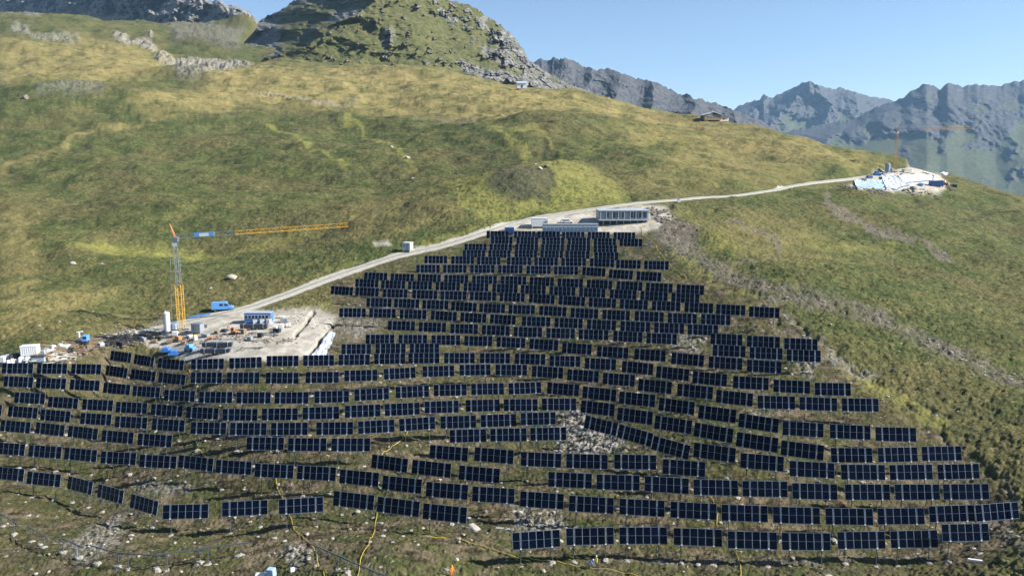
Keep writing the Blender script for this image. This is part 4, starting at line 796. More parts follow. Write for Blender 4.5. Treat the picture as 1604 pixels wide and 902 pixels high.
t, D = obj_at('mixer_box', 'white and yellow box right beside the silo foot', 'box', 275, 527, R(5)); b = MB(); b.box((0, 0, .95), (1.3, 1.1, 1.0)); b.build('upper_box', M['white'], t, bevel=.04); b = MB(); b.box((0, 0, .25), (1.2, 1.0, .55)); b.build('lower_box', M['yellow'], t, bevel=.04)
t, D = obj_at('bulk_bag', 'white bag with yellow top standing right of the crane foot', 'bag', 306, 532); b = MB(); b.tube((0, 0, 0), (0, 0, 1.0), .6, 0, 12, .5); b.build('bag', M['white'], t, bevel=.05); b = MB(); b.tube((0, 0, 1.0), (0, 0, 1.35), .45, 0, 10, .3); b.build('cover', M['hivy'], t)
t, D = obj_at('bulk_bag', 'white bulk bag at the right end of the dark module stack below the cabin', 'bag', 431, 516)
b = MB(); b.box((0, 0, .5), (1.1, 1.0, 1.0), taper=.85); b.build('bag', M['white'], t, bevel=.12)
t, D = obj_at('bulk_bag', 'white bulk bag farthest right among the rubble beside the yard', 'bag', 441, 513)
b = MB(); b.box((0, 0, .5), (1.3, 1.0, 1.1), taper=.8); b.build('bag', M['white'], t, bevel=.12)
rubble('rubble_pile', 'brown rubble heap stretching across the yard middle', 'rubble', [(290, 530), (300, 534), (318, 536), (345, 528), (372, 527), (385, 529), (400, 533), (420, 534), (440, 534), (452, 533)], .12, .38, 26, M['drock'], 'stuff', .6, spread=.9)
rubble('rubble_pile', 'pale rubble at the yard right corner beside the trench', 'rubble', [(450, 500), (462, 503), (472, 497), (482, 492), (495, 505), (510, 512)], .1, .3, 30, M['rock'], 'stuff', .6)
# timber, steel and packs along the lower left track
rr = random.Random(5)
def timber_heap(label, cells, m_, n, L0, L1, ang):
    mb = MB(); c = ground(*cells[len(cells) // 2])
    for px, py in cells:
        g = ground(px, py)
        for _ in range(n):
            x, y = g.x + rr.gauss(0, 1.1) - c.x, g.y + rr.gauss(0, .8) - c.y; z = hz(x + c.x, y + c.y, False) - c.z; L = rr.uniform(L0, L1); a = ang + rr.gauss(0, .28)
            mb.box((x, y, z + rr.uniform(.1, .75)), (L, rr.uniform(.08, .3), rr.uniform(.08, .25)), 0, Euler((rr.gauss(0, .1), rr.gauss(0, .1), a)).to_matrix())
    o = mb.build('timber_heap', m_); o.location = c; tag(o, label, 'timber', None, 'stuff')
timber_heap('grey and brown timber heaped along the lower left track', [(82, 556), (95, 552), (108, 548), (120, 545), (135, 542), (148, 539)], M['wood'], 26, 1.5, 5, .5)
timber_heap('dark steel parts heaped near the silo shadow on the lower left track', [(155, 539), (170, 536), (185, 533), (200, 532), (215, 530), (232, 527)], M['mesh'], 24, 1.0, 4, .2)
timber_heap('pale planks lying below the white container', [(62, 560), (72, 562), (90, 562), (105, 558)], M['conc'], 14, 1.2, 4, .6)
rubble('rubble_pile', 'brown rubble lying along the lower left track', 'rubble', [(100, 556), (130, 550), (160, 543), (190, 538), (210, 538), (240, 532), (225, 522), (245, 518)], .12, .4, 30, M['drock'], 'stuff', .6)
cabin('container', 'white container standing at the far left of the lower track', 'container', 48, 556, 3.6, 2.4, 2.2, R(14), M['white'], M['white'], (), None, ribs=8)
def truck(px, py, rz, label):
    t, D = obj_at('loader_crane', label, 'crane truck', px, py, rz); b = MB(); b.box((0, 0, .95), (4.2, 2.0, .3)); b.build('chassis', M['dark'], t); b = MB(); b.box((1.6, 0, 1.75), (1.3, 2.0, 1.4)); b = b.build('cab', M['lblue'], t, bevel=.1)
    g = MB(); g.box((1.7, -1.02, 2.0), (.8, .04, .6)); g.build('window', M['glass'], b); b = MB(); b.tube((.2, 0, 1.0), (.2, 0, 3.3), .22, 0, 8); b.build('column', M['white'], t); b = MB(); b.tube((-.3, 0, 3.2), (1.1, 0, 3.4), .2, 0, 6); b.build('crane_arm', M['white'], t)
    for x in (-1.4, 1.5):
        for y in (-.95, .95): w = MB(); w.tube((x, y - .15, .45), (x, y + .15, .45), .45, 0, 14); w.build('wheel', M['rubber'], t)
truck(124, 540, R(10), 'small blue and white crane truck beside the lower left track')
for k, (px_, py_, w_, lb) in enumerate([(5, 567, 1.5, 'white bulk bag at the very left edge of the lower track'), (34, 567, 1.3, 'left white bulk bag just above the first table row'), (44, 567, 1.3, 'right white bulk bag just above the first table row'), (84, 548, 1.2, 'white bulk bag at the upper edge of the timber heap'), (95, 545, 1.1, 'small white bag right of the others above the timber')]):
    t, D = obj_at('bulk_bag', lb, 'bag', px_, py_, R(20 * k)); b = MB(); b.box((0, 0, w_ / 2), (w_, w_ * .9, w_), taper=.82); b.build('bag', M['white'], t, bevel=.15); b = MB()
    for sx in (-1, 1): b.tube((sx * w_ * .35, 0, w_ * .95), (0, 0, w_ * 1.2), .03)
    b.build('strap', M['lgrey'], t)
cabin('container', 'grey open-topped container between white bags and timber at far left', 'container', 62, 566, 2.8, 1.8, 1.1, R(8), M['lgrey'], M['dark'], (), None, False)
# small hut by the road
t = cabin('utility_cabin', 'small pale grey utility cabin standing alone left of the road', 'cabin', 639, 392, 2.7, 2.4, 2.4, R(-20), M['lgrey'], M['white'], [(-.6, 1.5, .6, .5)], .5)

# long steel parts lying on the yard
for k, (px_, py_, L_, rz_, lb) in enumerate([(395, 546, 5.5, 0, 'long dark steel beam with cross feet on the bare yard gravel'), (412, 523, 7.5, 4, 'thin grey tube lying across the yard below the dark stack'), (355, 533, 6.5, 2, 'brown steel bundle lying left of the orange excavator track'), (425, 526, 4.0, -12, 'short grey tube at the right side of the yard')]):
    t, D = obj_at('steel_bar', lb, 'steel bar', px_, py_, R(rz_)); b = MB(); b.box((0, 0, .3), (L_, .16, .16)); b.box((-L_ / 2 + .2, 0, .25), (.14, 1.4, .12)); b.box((L_ / 2 - 1.0, 0, .28), (.14, 1.6, .12), 0, Euler((0, 0, .6)).to_matrix()); b.box((L_ / 2 - 1.0, 0, .42), (.14, 1.6, .12), 0, Euler((0, 0, -.6)).to_matrix()); b.build('bar', STEEL, t)

rr = random.Random(21)
CL = [(322, 527, 'grey'), (330, 531, 'rust'), (288, 538, 'wood'), (297, 528, 'white'), (352, 519, 'dark'), (382, 522, 'wood'), (408, 528, 'dark'), (445, 505, 'grey'), (452, 512, 'white'), (280, 533, 'rust'), (268, 536, 'wood'), (318, 513, 'zinc'), (340, 522, 'wood'), (392, 533, 'grey'), (434, 520, 'dark'), (440, 498, 'sand'), (250, 531, 'dark'), (243, 536, 'wood')]
WORD = dict(grey='grey metal', rust='rusty brown', wood='timber', white='white', dark='dark', zinc='galvanised', sand='sand coloured')
NEAR = ['between the grey container and the orange excavator', 'left of the orange excavator', 'between the blue machines and the white box', 'beside the yellow-topped box', 'above the orange excavator', 'right of the orange excavator', 'below the low dark stack', 'right end of the blue cabin', 'near the bulk bags at the yard right', 'below the silo foot', 'left below the silo foot', 'just above the grey container', 'below the grey container at the yard middle', 'in the middle of the bare yard', 'right below the bulk bags', 'at the top right corner of the yard', 'at the left yard corner by the silo', 'at the leftmost yard corner above the tables']
for (px_, py_, k), w in zip(CL, NEAR):
    t, D = obj_at('material_pallet', WORD[k] + ' material on a pallet ' + w, 'pallet', px_, py_, rr.uniform(-.5, .5)); a_, b_, h_ = rr.uniform(1.0, 2.4), rr.uniform(.8, 1.2), rr.uniform(.35, 1.1)
    b = MB()
    for q in range(4): b.box((-a_ / 2 + a_ * (q + .5) / 4, rr.uniform(-.05, .05), .15 + h_ / 2), (a_ / 4 - .05, b_, h_ * rr.uniform(.75, 1.05)))
    b.build('load', M[k], t, bevel=.03); b = MB(); b.box((0, 0, .08), (a_ + .1, b_ + .1, .12)); b.build('pallet', M['wood'], t)
rubble('rubble_pile', 'dark shredded netting and soil heap between silo and timber', 'rubble', [(150, 541), (165, 537), (180, 534), (196, 530), (212, 528), (228, 525), (240, 523)], .2, .55, 26, M['mesh'], 'stuff', .5, spread=1.0)
rubble('rubble_pile', 'pale rubble along the upper edge of the lower left track', 'rubble', [(100, 549), (122, 546), (150, 536), (172, 530), (190, 527), (205, 524)], .12, .4, 30, M['rock'], 'stuff', .6)

for k, (px_, py_, mk, lb) in enumerate([(12, 562, 'lgrey', 'light grey load at the far left edge above the first table row'), (20, 569, 'white', 'white load between the far left bag and the white container'), (24, 560, 'dark', 'dark load left of the white container'), (74, 553, 'lgrey', 'light grey load right of the white container'), (78, 563, 'wood', 'timber load below the planks at far left'), (104, 546, 'white', 'white load left of the small crane truck'), (112, 551, 'dark', 'dark load in front of the small crane truck'), (140, 546, 'wood', 'timber load right of the small crane truck'), (158, 542, 'lgrey', 'light grey load in the middle of the lower left debris'), (190, 541, 'dark', 'dark load in the debris nearest the topmost left tables'), (222, 534, 'grey', 'grey load at the right end of the debris strip')]):
    t, D = obj_at('material_pallet', lb, 'pallet', px_, py_, .4 + .25 * k); b = MB()
    for q in range(3): b.box((-.8 + q * .8, 0, .6), (.72, 1.1, .7 + .3 * (q % 2)))
    b.build('load', M[mk], t, bevel=.04); b = MB(); b.box((0, 0, .1), (2.5, 1.2, .15)); b.build('pallet', M['wood'], t)
# ---------------------------------------------------------------- buildings at the head of the array
def office():
    t, D = obj_at('modular_building', 'large blue-grey modular building with wide windows raised above a dark basement', 'building', 977, 351, R(2)); m = mpp(D); L = 78 * m; H = 19 * m; t.location.z += .2
    W = 7.0; z0 = 1.35
    b = MB(); b.box((0, W / 2, z0 + H / 2 - .6), (L, W, H - 1.2)); b.build('wall', M['grey'], t)
    b = MB(); b.box((0, W / 2 - .3, z0 + H - 1.05), (L + .5, W + .9, .3)); b.build('roof', M['lgrey'], t, bevel=.04); b = MB(); b.box((0, W / 2 - .6, z0 - .1), (L + .4, W + 1.0, .34)); b.build('floor_slab', M['lgrey'], t)
    b = MB(); b.box((-.6, W / 2, z0 / 2 - .7), (L - 2.2, W - 1.2, z0 + 1.1)); b.build('basement', M['dark'], t)
    for k in range(9): c = MB(); x = -L / 2 + .4 + (L - .8) * k / 8; c.box((x, -.55, z0 + H / 2 - .65), (.22, .22, H - 1.5)); c.build('column', M['lgrey'], t)
    for k in range(7): c = MB(); c.box((-L / 2 + 1.4 + k * (L - 3) / 6, -.3, .1), (.25, .25, 2.3)); c.build('support', M['zinc'], t)
    hw = H - 2.1
    for x, w in ((-5.5, 1.1), (-3.2, 1.0), (-2.0, 1.0), (-.2, .9), (2.3, 1.4), (3.9, 1.4), (5.6, 1.4), (7.0, 1.1)):
        f = MB(); f.box((x * L / 16.4, -.03, z0 + H / 2 - .55), (w + .2, .1, hw + .1)); f = f.build('window', M['lgrey'], t); g = MB(); g.box((x * L / 16.4, -.1, z0 + H / 2 - .55), (w, .05, hw - .1)); g.build('pane', M['glass'], f)
office()
def longhouse():
    t, D = obj_at('site_cabin_block', 'long low blue-grey cabin block directly behind the topmost tables', 'building', 893, 366, R(2.5)); m = mpp(D); L = 86 * m; H = 3.1; W = 3.0
    b = MB(); b.box((0, 0, H / 2), (L, W, H))
    b.build('wall', M['lgrey'], t); b = MB(); b.box((0, 0, H + .09), (L + .2, W + .3, .18)); b.build('roof', M['grey'], t, bevel=.03)
    n = 14
    for k in range(n):
        x = -L / 2 + L * (k + .5) / n; f = MB(); f.box((x, -W / 2 - .05, 1.75), (.95, .1, 1.35)); f = f.build('window', M['lgrey'], t); g = MB(); g.box((x, -W / 2 - .12, 1.75), (.8, .05, 1.2)); g.build('pane', M['paleglass'], f)
longhouse()
cabin('container', 'white container beside the road at the upper left of the buildings', 'container', 845, 355, 5.4, 2.6, 2.7, R(2), M['white'], M['white'], (), 2.2, ribs=0)
cabin('container', 'dark blue container behind the upper left corner of the tables', 'container', 798, 366, 3.0, 2.0, 1.9, R(4), M['dblue'], M['blue'], (), None, ribs=6)
def car(px, py, rz, label):
    t, D = obj_at('parked_car', label, 'car', px, py, rz); b = MB(); b.prism([(-2.1, .35), (2.1, .35), (2.15, .75), (1.2, .95), (.55, 1.5), (-1.3, 1.52), (-2.05, 1.0)], -.88, .88, 0, 'y'); b.build('body', M['white'], t, bevel=.1)
    for y in (-.89, .89): g = MB(); g.prism([(-1.5, 1.0), (.95, 1.0), (.48, 1.42), (-1.2, 1.42)], y - .015, y + .015, 0, 'y'); g.build('side_window', M['glass'], t)
    g = MB(); g.add([(1.19, -.75, .98), (1.19, .75, .98), (.6, .7, 1.48), (.6, -.7, 1.48)], [(0, 1, 2, 3)]); g.build('windscreen', M['glass'], t)
    for x in (-1.3, 1.3):
        for y in (-.82, .82): w = MB(); w.tube((x, y - .1, .32), (x, y + .1, .32), .33, 0, 14); w.build('wheel', M['rubber'], t)
car(888, 350, R(3), 'white car parked behind the long low cabin block')
t, D = obj_at('marker_post', 'small white transformer post standing alone on the road edge', 'post', 1063, 318); b = MB(); b.box((0, 0, .9), (1.1, .9, 1.5), taper=.8); b.build('body', M['white'], t, bevel=.06); b = MB(); b.box((0, 0, 1.75), (1.0, .9, .15)); b.build('cap', M['lgrey'], t); b = MB(); b.tube((0, 0, 1.8), (0, 0, 2.4), .06); b.build('rod', M['zinc'], t)
rubble('rubble_pile', 'dark excavated soil heap right of the large modular building', 'soil heap', [(1020, 328), (1026, 335), (1034, 342), (1040, 346), (1032, 333)], .3, .8, 22, M['drock'], 'stuff', .7)
t, D = obj_at('steel_stack', 'dark bent steel frame lying on bare soil right of the topmost tables', 'steel frame', 1016, 384, R(50)); b = MB()
for k in range(5): b.tube((-2.4, k * .3 - .6, .2 + .08 * k), (2.4, k * .25 - .5, .6 + .3 * (k % 2)), .07)
b.build('beams', M['dark'], t); b = MB(); b.tube((0, -.8, .1), (.3, .9, 2.0), .08); b.tube((1, -.8, .1), (-.4, .6, 1.8), .08); b.build('braces', M['dark'], t)
# ---------------------------------------------------------------- ridge site
sheet_on('sheeting', 'wrinkled pale blue and white sheeting leftmost on the ridge site', 'sheeting', [(1342, 297), (1402, 300), (1386, 284), (1338, 286)], M['tarp'], .5, 24, .5)
sheet_on('sheeting', 'pale sheeting in the middle of the ridge site', 'sheeting', [(1388, 298), (1424, 294), (1400, 277), (1380, 278)], M['sheet'], .8, 24, .5)
sheet_on('sheeting', 'bright white sheeting right of the middle on the ridge site', 'sheeting', [(1418, 290), (1462, 286), (1462, 278), (1406, 278)], M['sheet'], .9, 20, .3)
sheet_on('sheeting', 'small white sheeting lying alone beyond the ridge site', 'sheeting', [(1478, 274), (1486, 272), (1472, 265), (1464, 266)], M['sheet'], .3, 12, .2)
cabin('container', 'dark blue container at the right of the ridge site', 'container', 1466, 292, 6.2, 2.6, 2.6, R(2), M['dblue'], M['dblue'], (), None, ribs=10)
covered(1374, 275, 3.4, 2.0, 2.2, 'blue machine left of the grey silo on the ridge', M['blue'])
cabin('container', 'small beige container right of the ridge crane foot', 'container', 1420, 271, 4.0, 2.4, 1.8, R(5), M['sand'], M['white'], (), None)
rubble('rubble_pile', 'dark soil heaps along the lower edge of the ridge site', 'soil heap', [(1322, 290), (1330, 295), (1368, 300), (1386, 303), (1420, 300), (1440, 301), (1456, 305), (1484, 294), (1492, 296), (1450, 272)], .3, .8, 24, M['drock'], 'stuff', .5, spread=1.6)
# ---------------------------------------------------------------- chalet and hut on the ridge
t, D = obj_at('mountain_chalet', 'dark timber mountain chalet with wide pale roof on the ridge line', 'house', 1113, 188, R(10)); m = mpp(D)
b = MB(); b.box((0, 0, 1.8), (14, 8, 4.4)); b.build('wall', M['wood'], t); b = MB(); b.prism([(-9.0, 3.1), (-8.8, 3.5), (0.2, 6.4), (8.6, 3.6), (8.8, 3.2), (0.2, 5.9)], -4.9, 4.9, 0, 'y'); r_ = b.build('roof', M['lgrey'], t); b = MB(); b.box((2.0, 1, 6.3), (.8, .8, 1.4)); b.build('chimney', M['conc'], r_)
for x in (-4, -1.5, 1.5, 4): f = MB(); f.box((x, -4.05, 2.2), (1.3, .1, 1.4)); f = f.build('window', M['white'], t); g = MB(); g.box((x, -4.12, 2.2), (1.1, .05, 1.2)); g.build('pane', M['glass'], f)
t.scale = (.85, .85, .85)
t, D = obj_at('mountain_hut', 'low cream hut with dark roof right of the chalet', 'house', 1133, 190, R(8)); b = MB(); b.box((0, 0, 1.2), (6.2, 4, 2.8)); b.build('wall', M['sand'], t); b = MB(); b.prism([(-2.6, 2.5), (0, 3.6), (2.6, 2.5)], -3.4, 3.4); b.build('roof', M['roof'], t); g = MB(); g.box((-.5, -2.05, 1.3), (1.0, .08, .9)); g.build('window', M['glass'], t)
t, D = obj_at('mountain_hut', 'small white hut on the skyline shoulder below the rocky hill', 'house', 817, 139, R(5)); b = MB(); b.box((0, 0, 1.9), (7.5, 5, 4.2)); b.build('wall', M['white'], t); b = MB(); b.prism([(-3.1, 3.8), (0, 5.6), (3.1, 3.8)], -4.0, 4.0); r_ = b.build('roof', M['lgrey'], t); b = MB(); b.box((0, -2.55, 1.4), (1.2, .1, 2.0)); b.build('door', M['dark'], t)
t, D = obj_at('antenna_mast', 'thin grey antenna mast rising behind the small white hut', 'mast', 819, 138); lattice((0, 3, 0), (0, 3, 11), .7, 8, .09).build('mast', M['zinc'], t); b = MB(); b.box((.3, 2.6, 9.4), (.8, .4, 1.6)); b.build('antenna', M['white'], t)
# ---------------------------------------------------------------- hoses, bare frames, people, boulders
def hose(pts, label, r=.048):
    P = [ground(*p) for p in pts]; out = []
    for k in range(len(P) - 1):
        n = max(2, int((P[k + 1] - P[k]).length / .6))
        for t_ in range(n):
            q = P[k].lerp(P[k + 1], t_ / n); out.append((q.x + .12 * math.sin(q.y * .9), q.y, 0))
    out.append((P[-1].x, P[-1].y, 0)); A = np.array(out); A[:, 2] = height(A[:, 0], A[:, 1], True) + .16; c = Vector(A[0]); mb = MB(); mb.path([Vector(a) - c for a in A], r)
    o = mb.build('hose', M['hose']); o.location = c; tag(o, label, 'hose', 'yellow hoses on the slope')
hose([(430, 745), (436, 765), (442, 782), (452, 806), (462, 830), (478, 845), (491, 856), (498, 878), (508, 904)], 'yellow hose running to the bottom edge left of the dark shrubs')
hose([(590, 800), (589, 820), (583, 842), (573, 860), (564, 882), (560, 904)], 'yellow hose running to the bottom edge below a table gap')
hose([(668, 842), (700, 842), (735, 850), (770, 860), (802, 872), (850, 878), (900, 886), (950, 893), (1005, 906)], 'long yellow hose crossing below the lowest table row')
hose([(1108, 772), (1116, 786), (1124, 805), (1124, 826)], 'short yellow hose between the lowest rows at centre right')
hose([(1150, 862), (1158, 874), (1160, 888), (1159, 904)], 'short yellow hose at the bottom edge right of centre')
hose([(296, 578), (301, 590), (308, 606)], 'short yellow hose just below the gravel yard')
hose([(305, 690), (312, 704), (322, 716)], 'short yellow hose in the gap of the left table rows')
hose([(640, 676), (628, 690), (612, 702), (598, 712)], 'yellow hose crossing the dark band in the middle rows')
hose([(1008, 372), (1004, 356), (1020, 348), (1040, 340)], 'yellow hose by the large modular building')
hose([(1010, 372), (1025, 382), (1034, 398), (1050, 416), (1075, 436)], 'yellow hose running down from the topmost tables on the right')
def bare(px, py, sl, label, W=7.4):
    g = ground(px, py, 2.4); D = float(proj(np.array([list(g)]))[2][0]); dpr = math.atan((py - 451) / FPX) + PITCH; yaw = max(-.5, min(.62, math.atan(sl / math.sin(dpr))))
    t = thing('bare_table_frame', label, 'table frame', (g.x, g.y, g.z - 2.4), (0, 0, -yaw), 'bare table frames without modules')
    b = MB(); b.box((0, 0, 2.4), (W, .14, .16)); b.build('support_rail', STEEL, t)
    for sx in (-2.3, 2.3): b = MB(); b.tube((sx, 0, 2.4), (sx, -.1, -1.2), .075); b.build('leg', STEEL, t); b = MB(); b.tube((sx, .05, 2.3), (sx + .2, 2.2, -.2), .045); b.build('brace', STEEL, t)
    for sx in (-2.3, 2.3):
        w = t.matrix_basis @ Vector((sx, -.1, 0)); f = bpy.data.objects.new('footing', FOOT[int(px) % 5]); C.objects.link(f); f.parent = t; f.location = t.matrix_basis.inverted() @ Vector((w.x, w.y, hz(w.x, w.y, True)))
BN = ['leftmost bare table frame, at the left picture edge', 'second bare table frame from the left edge', 'third bare table frame from the left edge', 'fourth bare table frame from the left, above the pale rocks', 'fifth bare table frame from the left, below the angled tables', 'sixth bare table frame from the left', 'seventh bare table frame from the left', 'bare table frame left of the yellow hose at bottom', 'bare table frame at the bottom edge between the two hoses', 'bare table frame right of the hoses at the bottom edge']
for k, (px_, py_, sl) in enumerate([(12, 811, .5), (58, 832, .38), (110, 848, .28), (168, 861, .20), (222, 868, .06), (286, 863, -.12), (350, 854, -.12), (512, 862, .42), (562, 884, .45), (612, 905, .42)]): bare(px_, py_, sl, BN[k])
def person(px, py, label, rz, mt_top, mt_leg, pose='stand', helmet=None):
    g = ground(px, py); z = hz(g.x, g.y, True); 
    if pose == 'stand':
        J = {'pel': (0, 0, .93), 'ch': (0, .02, 1.30), 'nk': (0, .02, 1.48), 'hd': (0, -.03, 1.62), 'hd2': (0, -.03, 1.74), 'ls': (-.19, .02, 1.42), 'le': (-.27, -.02, 1.14), 'lh': (-.22, -.22, .98), 'lf': (-.21, -.29, .95), 'rs': (.19, .02, 1.42), 're': (.28, 0, 1.13), 'rh': (.27, -.15, .92), 'rf': (.27, -.19, .86), 'lp': (-.1, 0, .88), 'lk': (-.12, -.05, .48), 'la': (-.12, .03, .09), 'lt': (-.13, -.16, .04), 'rp': (.1, 0, .88), 'rk': (.12, -.02, .48), 'ra': (.13, .08, .09), 'rt': (.14, -.11, .04)}
    else:
        J = {'pel': (0, .2, .78), 'ch': (0, -.12, 1.08), 'nk': (0, -.28, 1.18), 'hd': (0, -.38, 1.24), 'hd2': (0, -.46, 1.31), 'ls': (-.19, -.22, 1.12), 'le': (-.25, -.38, .86), 'lh': (-.2, -.52, .62), 'lf': (-.18, -.56, .54), 'rs': (.19, -.22, 1.12), 're': (.26, -.36, .85), 'rh': (.2, -.5, .6), 'rf': (.18, -.55, .52), 'lp': (-.1, .2, .74), 'lk': (-.14, -.08, .45), 'la': (-.14, .12, .09), 'lt': (-.15, -.08, .04), 'rp': (.1, .2, .74), 'rk': (.16, 0, .46), 'ra': (.16, .28, .09), 'rt': (.17, .09, .04)}
    Rr = dict(pel=.16, ch=.18, nk=.06, hd=.095, hd2=.085, ls=.07, le=.05, lh=.035, lf=.03, rs=.07, re=.05, rh=.035, rf=.03, lp=.1, lk=.065, la=.045, lt=.04, rp=.1, rk=.065, ra=.045, rt=.04)
    E_ = [('pel', 'ch'), ('ch', 'nk'), ('nk', 'hd'), ('hd', 'hd2'), ('ch', 'ls'), ('ls', 'le'), ('le', 'lh'), ('lh', 'lf'), ('ch', 'rs'), ('rs', 're'), ('re', 'rh'), ('rh', 'rf'), ('pel', 'lp'), ('lp', 'lk'), ('lk', 'la'), ('la', 'lt'), ('pel', 'rp'), ('rp', 'rk'), ('rk', 'ra'), ('ra', 'rt')]
    K = list(J); me = bpy.data.meshes.new('person'); me.from_pydata([J[k] for k in K], [(K.index(a), K.index(b)) for a, b in E_], []); tmp = bpy.data.objects.new('person', me); C.objects.link(tmp)
    sk = tmp.modifiers.new('skin', 'SKIN'); sk.use_smooth_shade = True
    for i, k in enumerate(K): me.skin_vertices[0].data[i].radius = (Rr[k], Rr[k] * (.72 if k in ('pel', 'ch') else 1)); me.skin_vertices[0].data[i].use_root = (k == 'pel')
    tmp.modifiers.new('sub', 'SUBSURF').levels = 1; dg = bpy.context.evaluated_depsgraph_get(); m2 = bpy.data.meshes.new_from_object(tmp.evaluated_get(dg)); bpy.data.objects.remove(tmp)
    m2.materials.clear()
    for q in (mt_top, mt_leg, M['skin'], M['rubber']): m2.materials.append(q)
    hz_ = J['nk'][2] + .03; hy = J['nk'][1]
    for p in m2.polygons:
        c = p.center; i = 0
        if c.z < .11: i = 3
        elif c.z < J['pel'][2] + .02 and abs(c.x) < .2 and (pose == 'stand' or c.y > -.2): i = 1
        if c.z > hz_ and c.y < hy + .15 and abs(c.x) < .13: i = 2
        if (c - Vector(J['lf'])).length < .09 or (c - Vector(J['rf'])).length < .09: i = 2
        p.material_index = i
    o = bpy.data.objects.new('person', m2); C.objects.link(o); o.location = (g.x, g.y, z); o.rotation_euler = (0, 0, rz); tag(o, label, 'person')
    h = MB(); c = Vector(J['hd2']) + Vector((0, .01, .0)); h.tube(c - Vector((0, 0, .02)), c + Vector((0, 0, .08)), .125, 0, 12, .10); h.tube(c + Vector((0, 0, .08)), c + Vector((0, 0, .13)), .10, 0, 12, .04); h.build('helmet', helmet or M['white'], o)
person(708, 903, 'person in orange workwear standing at the bottom edge below the dark shrubs', R(20), M['hiviz'], M['hiviz'], 'stand', M['hiviz'])
person(934, 888, 'person in yellow top standing in the shadow under the lowest tables', R(-60), M['hivy'], M['navy'], 'stand')
person(924, 888, 'person in blue bending down beside the yellow hose under the lowest tables', R(80), M['lblue'], M['navy'], 'bend')
t, D = obj_at('bulk_bag', 'large white bag lying at the bottom edge left of the hose', 'bag', 408, 906, R(10)); b = MB(); b.box((0, 0, .45), (1.9, 1.1, 1.0), taper=.75); b.build('bag', M['white'], t, bevel=.2)
t, D = obj_at('bulk_bag', 'pale blue bag beside the white bag at the bottom edge', 'bag', 425, 903, R(-12)); b = MB(); b.box((0, 0, .7), (1.3, 1.1, 1.4), taper=.85); b.build('bag', M['tarp'], t, bevel=.12)
t, D = obj_at('bulk_bag', 'small bright white sack alone at the bottom edge right of the bags', 'bag', 458, 894, R(30)); b = MB(); b.box((0, 0, .3), (.75, .6, .6), taper=.8); b.build('bag', M['white'], t, bevel=.12)
def ladder(px, py, rz, label, L=2.3):
    t, D = obj_at('ladder', label, 'ladder', px, py, rz); t.location.z += .25; b = MB(); b.box((0, -.18, 0), (L, .05, .07)); b.box((0, .18, 0), (L, .05, .07)); b.build('side_rail', M['white'], t); b = MB()
    for k in range(9): b.box((-L / 2 + L * (k + .5) / 9, 0, 0), (.05, .36, .05))
    b.build('rung', M['white'], t)
ladder(788, 829, R(-14), 'short white ladder lying left of the lowest table row')
t, D = obj_at('white_bar', 'white beam lying on the ground below the rightmost tables', 'bar', 1527, 879, R(-18)); b = MB(); b.box((0, 0, .22), (1.8, .35, .35)); b.build('bar', M['white'], t, bevel=.04)
for a in [(363, 437, 17, 'large pale slanted slab boulder on the green slope above the van', .38, 31, .8, R(35)), (115, 414, 9, 'left of the two pale boulders on the left meadow', .7, 4, 1, 0), (160, 414, 9, 'right of the two pale boulders on the left meadow', .7, 5, 1, 1), (742, 829, 20, 'large white boulder right of the short row of three tables', .65, 6, .9, 0),
 (330, 453, 5, 'small white boulder below the pale slab', .6, 7, 1, 0), (613, 231, 6, 'uppermost pale boulder beside the green path on the hillside', .7, 8, 1, 0), (638, 248, 8, 'pale boulder in the middle of the green hillside path', .7, 9, 1, 0), (646, 281, 7, 'lowest pale boulder beside the green hillside path', .7, 10, 1, 0),
 (838, 258, 7, 'pale boulder left of the rock group on the yellow slope', .8, 11, 1, 0), (847, 266, 10, 'largest rock of the group on the yellow slope', .8, 12, 1, 0), (856, 262, 8, 'grey rock rightmost of the group on the yellow slope', .7, 13, 1, 0),
 (1234, 468, 9, 'bright white flat stone on the bare strip right of the array', .4, 14, .7, 0), (1584, 597, 9, 'bright white flat stone at the right picture edge', .4, 15, .7, 0), (1536, 574, 8, 'white stone on the bare strip near the right edge', .45, 16, .7, 0), (1478, 396, 8, 'white stone alone on the upper right slope', .45, 17, .7, 0), (1455, 532, 6, 'small white stone on the bare strip at middle right', .5, 18, .8, 0),
 (1400, 582, 9, 'grey boulder in the green slope right of the array', .7, 19, 1, 0), (1288, 505, 5, 'small dark boulder right of the array beside the ridge', .7, 20, 1, 0), (40, 155, 8, 'upright grey rock on the knoll at the far left', 1.3, 21, 1, 0), (430, 866, 7, 'pale round stone in the bottom left shrubs', .8, 22, 1, 0), (461, 864, 9, 'pale oval stone in the stone cluster at bottom left', 1.0, 23, 1, 0), (700, 893, 8, 'white stone beside the person in orange', .7, 24, 1, 0), (726, 838, 6, 'small white stone below the large white boulder', .6, 25, 1, 0)]:
    boulder(a[0], a[1], a[2], a[3], a[4], a[5], a[6], a[7], tilt=(.7 if 'slab' in a[3] else 0), m_=M['drock'] if ('grey' in a[3] or 'dark' in a[3]) else None)
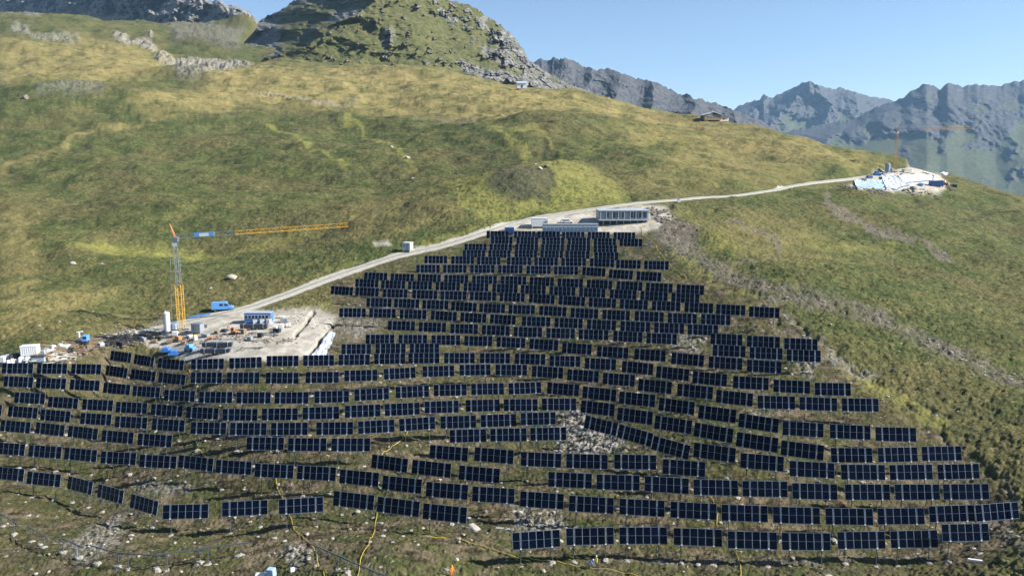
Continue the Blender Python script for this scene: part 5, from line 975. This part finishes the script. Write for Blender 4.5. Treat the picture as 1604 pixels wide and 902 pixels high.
# loose stones: foreground and between the rows, and on the screes
def stones(name, label, mkey, n, area, r0, r1, seed, keep=None):
    rs = np.random.RandomState(seed); x0, x1, y0, y1 = area; px = rs.uniform(x0, x1, n); py = rs.uniform(y0, y1, n); mb = MB(); rr = random.Random(seed); D = np.geomspace(85, 420, 500)
    if keep is not None: k = rs.rand(n) < keep(px, py); px, py = px[k], py[k]
    XY = []
    for a, b in zip(px, py):
        P = pix(a, b, D); g = base(P[:, 0], P[:, 1]) - P[:, 2]; i = int(np.argmax(g > 0))
        if i > 0: XY.append((P[i, 0] + rs.uniform(-.3, .3), P[i, 1] + rs.uniform(-.5, .5)))
    XY = np.array(XY); Z = height(XY[:, 0], XY[:, 1], True)
    for (x, y), z in zip(XY, Z): r = r0 + (r1 - r0) * rr.random() ** 3; rock_into(mb, (x, y, z + r * .1), r, rr, .55)
    o = mb.build(name, M[mkey]); tag(o, label, 'stones', None, 'stuff')
stones('loose_stones', 'pale loose stones scattered over the slope between the table rows', 'rock', 4400, (-20, 1620, 480, 905), .07, .5, 3, lambda x, y: .12 + .5 * sample('arr', x, y) * sm(.0, .6, fbm(x / 60, y / 30, 2, 12) + .2) + .8 * sample('rock', x, y))
stones('scree_stones', 'grey stones lying on the bare soil strips of the right slope', 'rock', 3000, (1000, 1610, 300, 620), .1, .4, 4, lambda x, y: sample('soil', x, y) * .55)
stones('rubble_stones', 'brown and pale rubble in the gap between table rows', 'drock', 1300, (100, 1000, 640, 900), .12, .6, 6, lambda x, y: sample('rock', x, y) * .9)

for k, (px_, py_, mk, lb) in enumerate([(1352, 283, 'grey', 'grey pallet load above the left sheeting on the ridge site'), (1362, 279, 'dblue', 'dark blue pallet load left of the blue ridge machine'), (1384, 275, 'zinc', 'galvanised pallet load beside the ridge silo'), (1412, 276, 'wood', 'timber load before the beige ridge container'), (1430, 275, 'white', 'white load right of the beige ridge container'), (1442, 291, 'lblue', 'light blue load between the sheeting and the ridge container'), (1430, 296, 'grey', 'grey load below the bright white ridge sheeting'), (1482, 290, 'rust', 'rusty load right of the dark blue ridge container'), (1476, 286, 'white', 'small white load above right of the ridge container'), (1494, 293, 'dark', 'dark load at the right end of the ridge site')]):
    t, D = obj_at('material_pallet', lb, 'pallet', px_, py_, .3 * k); b = MB()
    for q in range(3): b.box((-1 + q * 1.0, 0, .7), (.9, 1.3, 1.0 + .3 * (q % 2)))
    b.build('load', M[mk], t, bevel=.04); b = MB(); b.box((0, 0, .1), (3.1, 1.4, .15)); b.build('pallet', M['wood'], t)
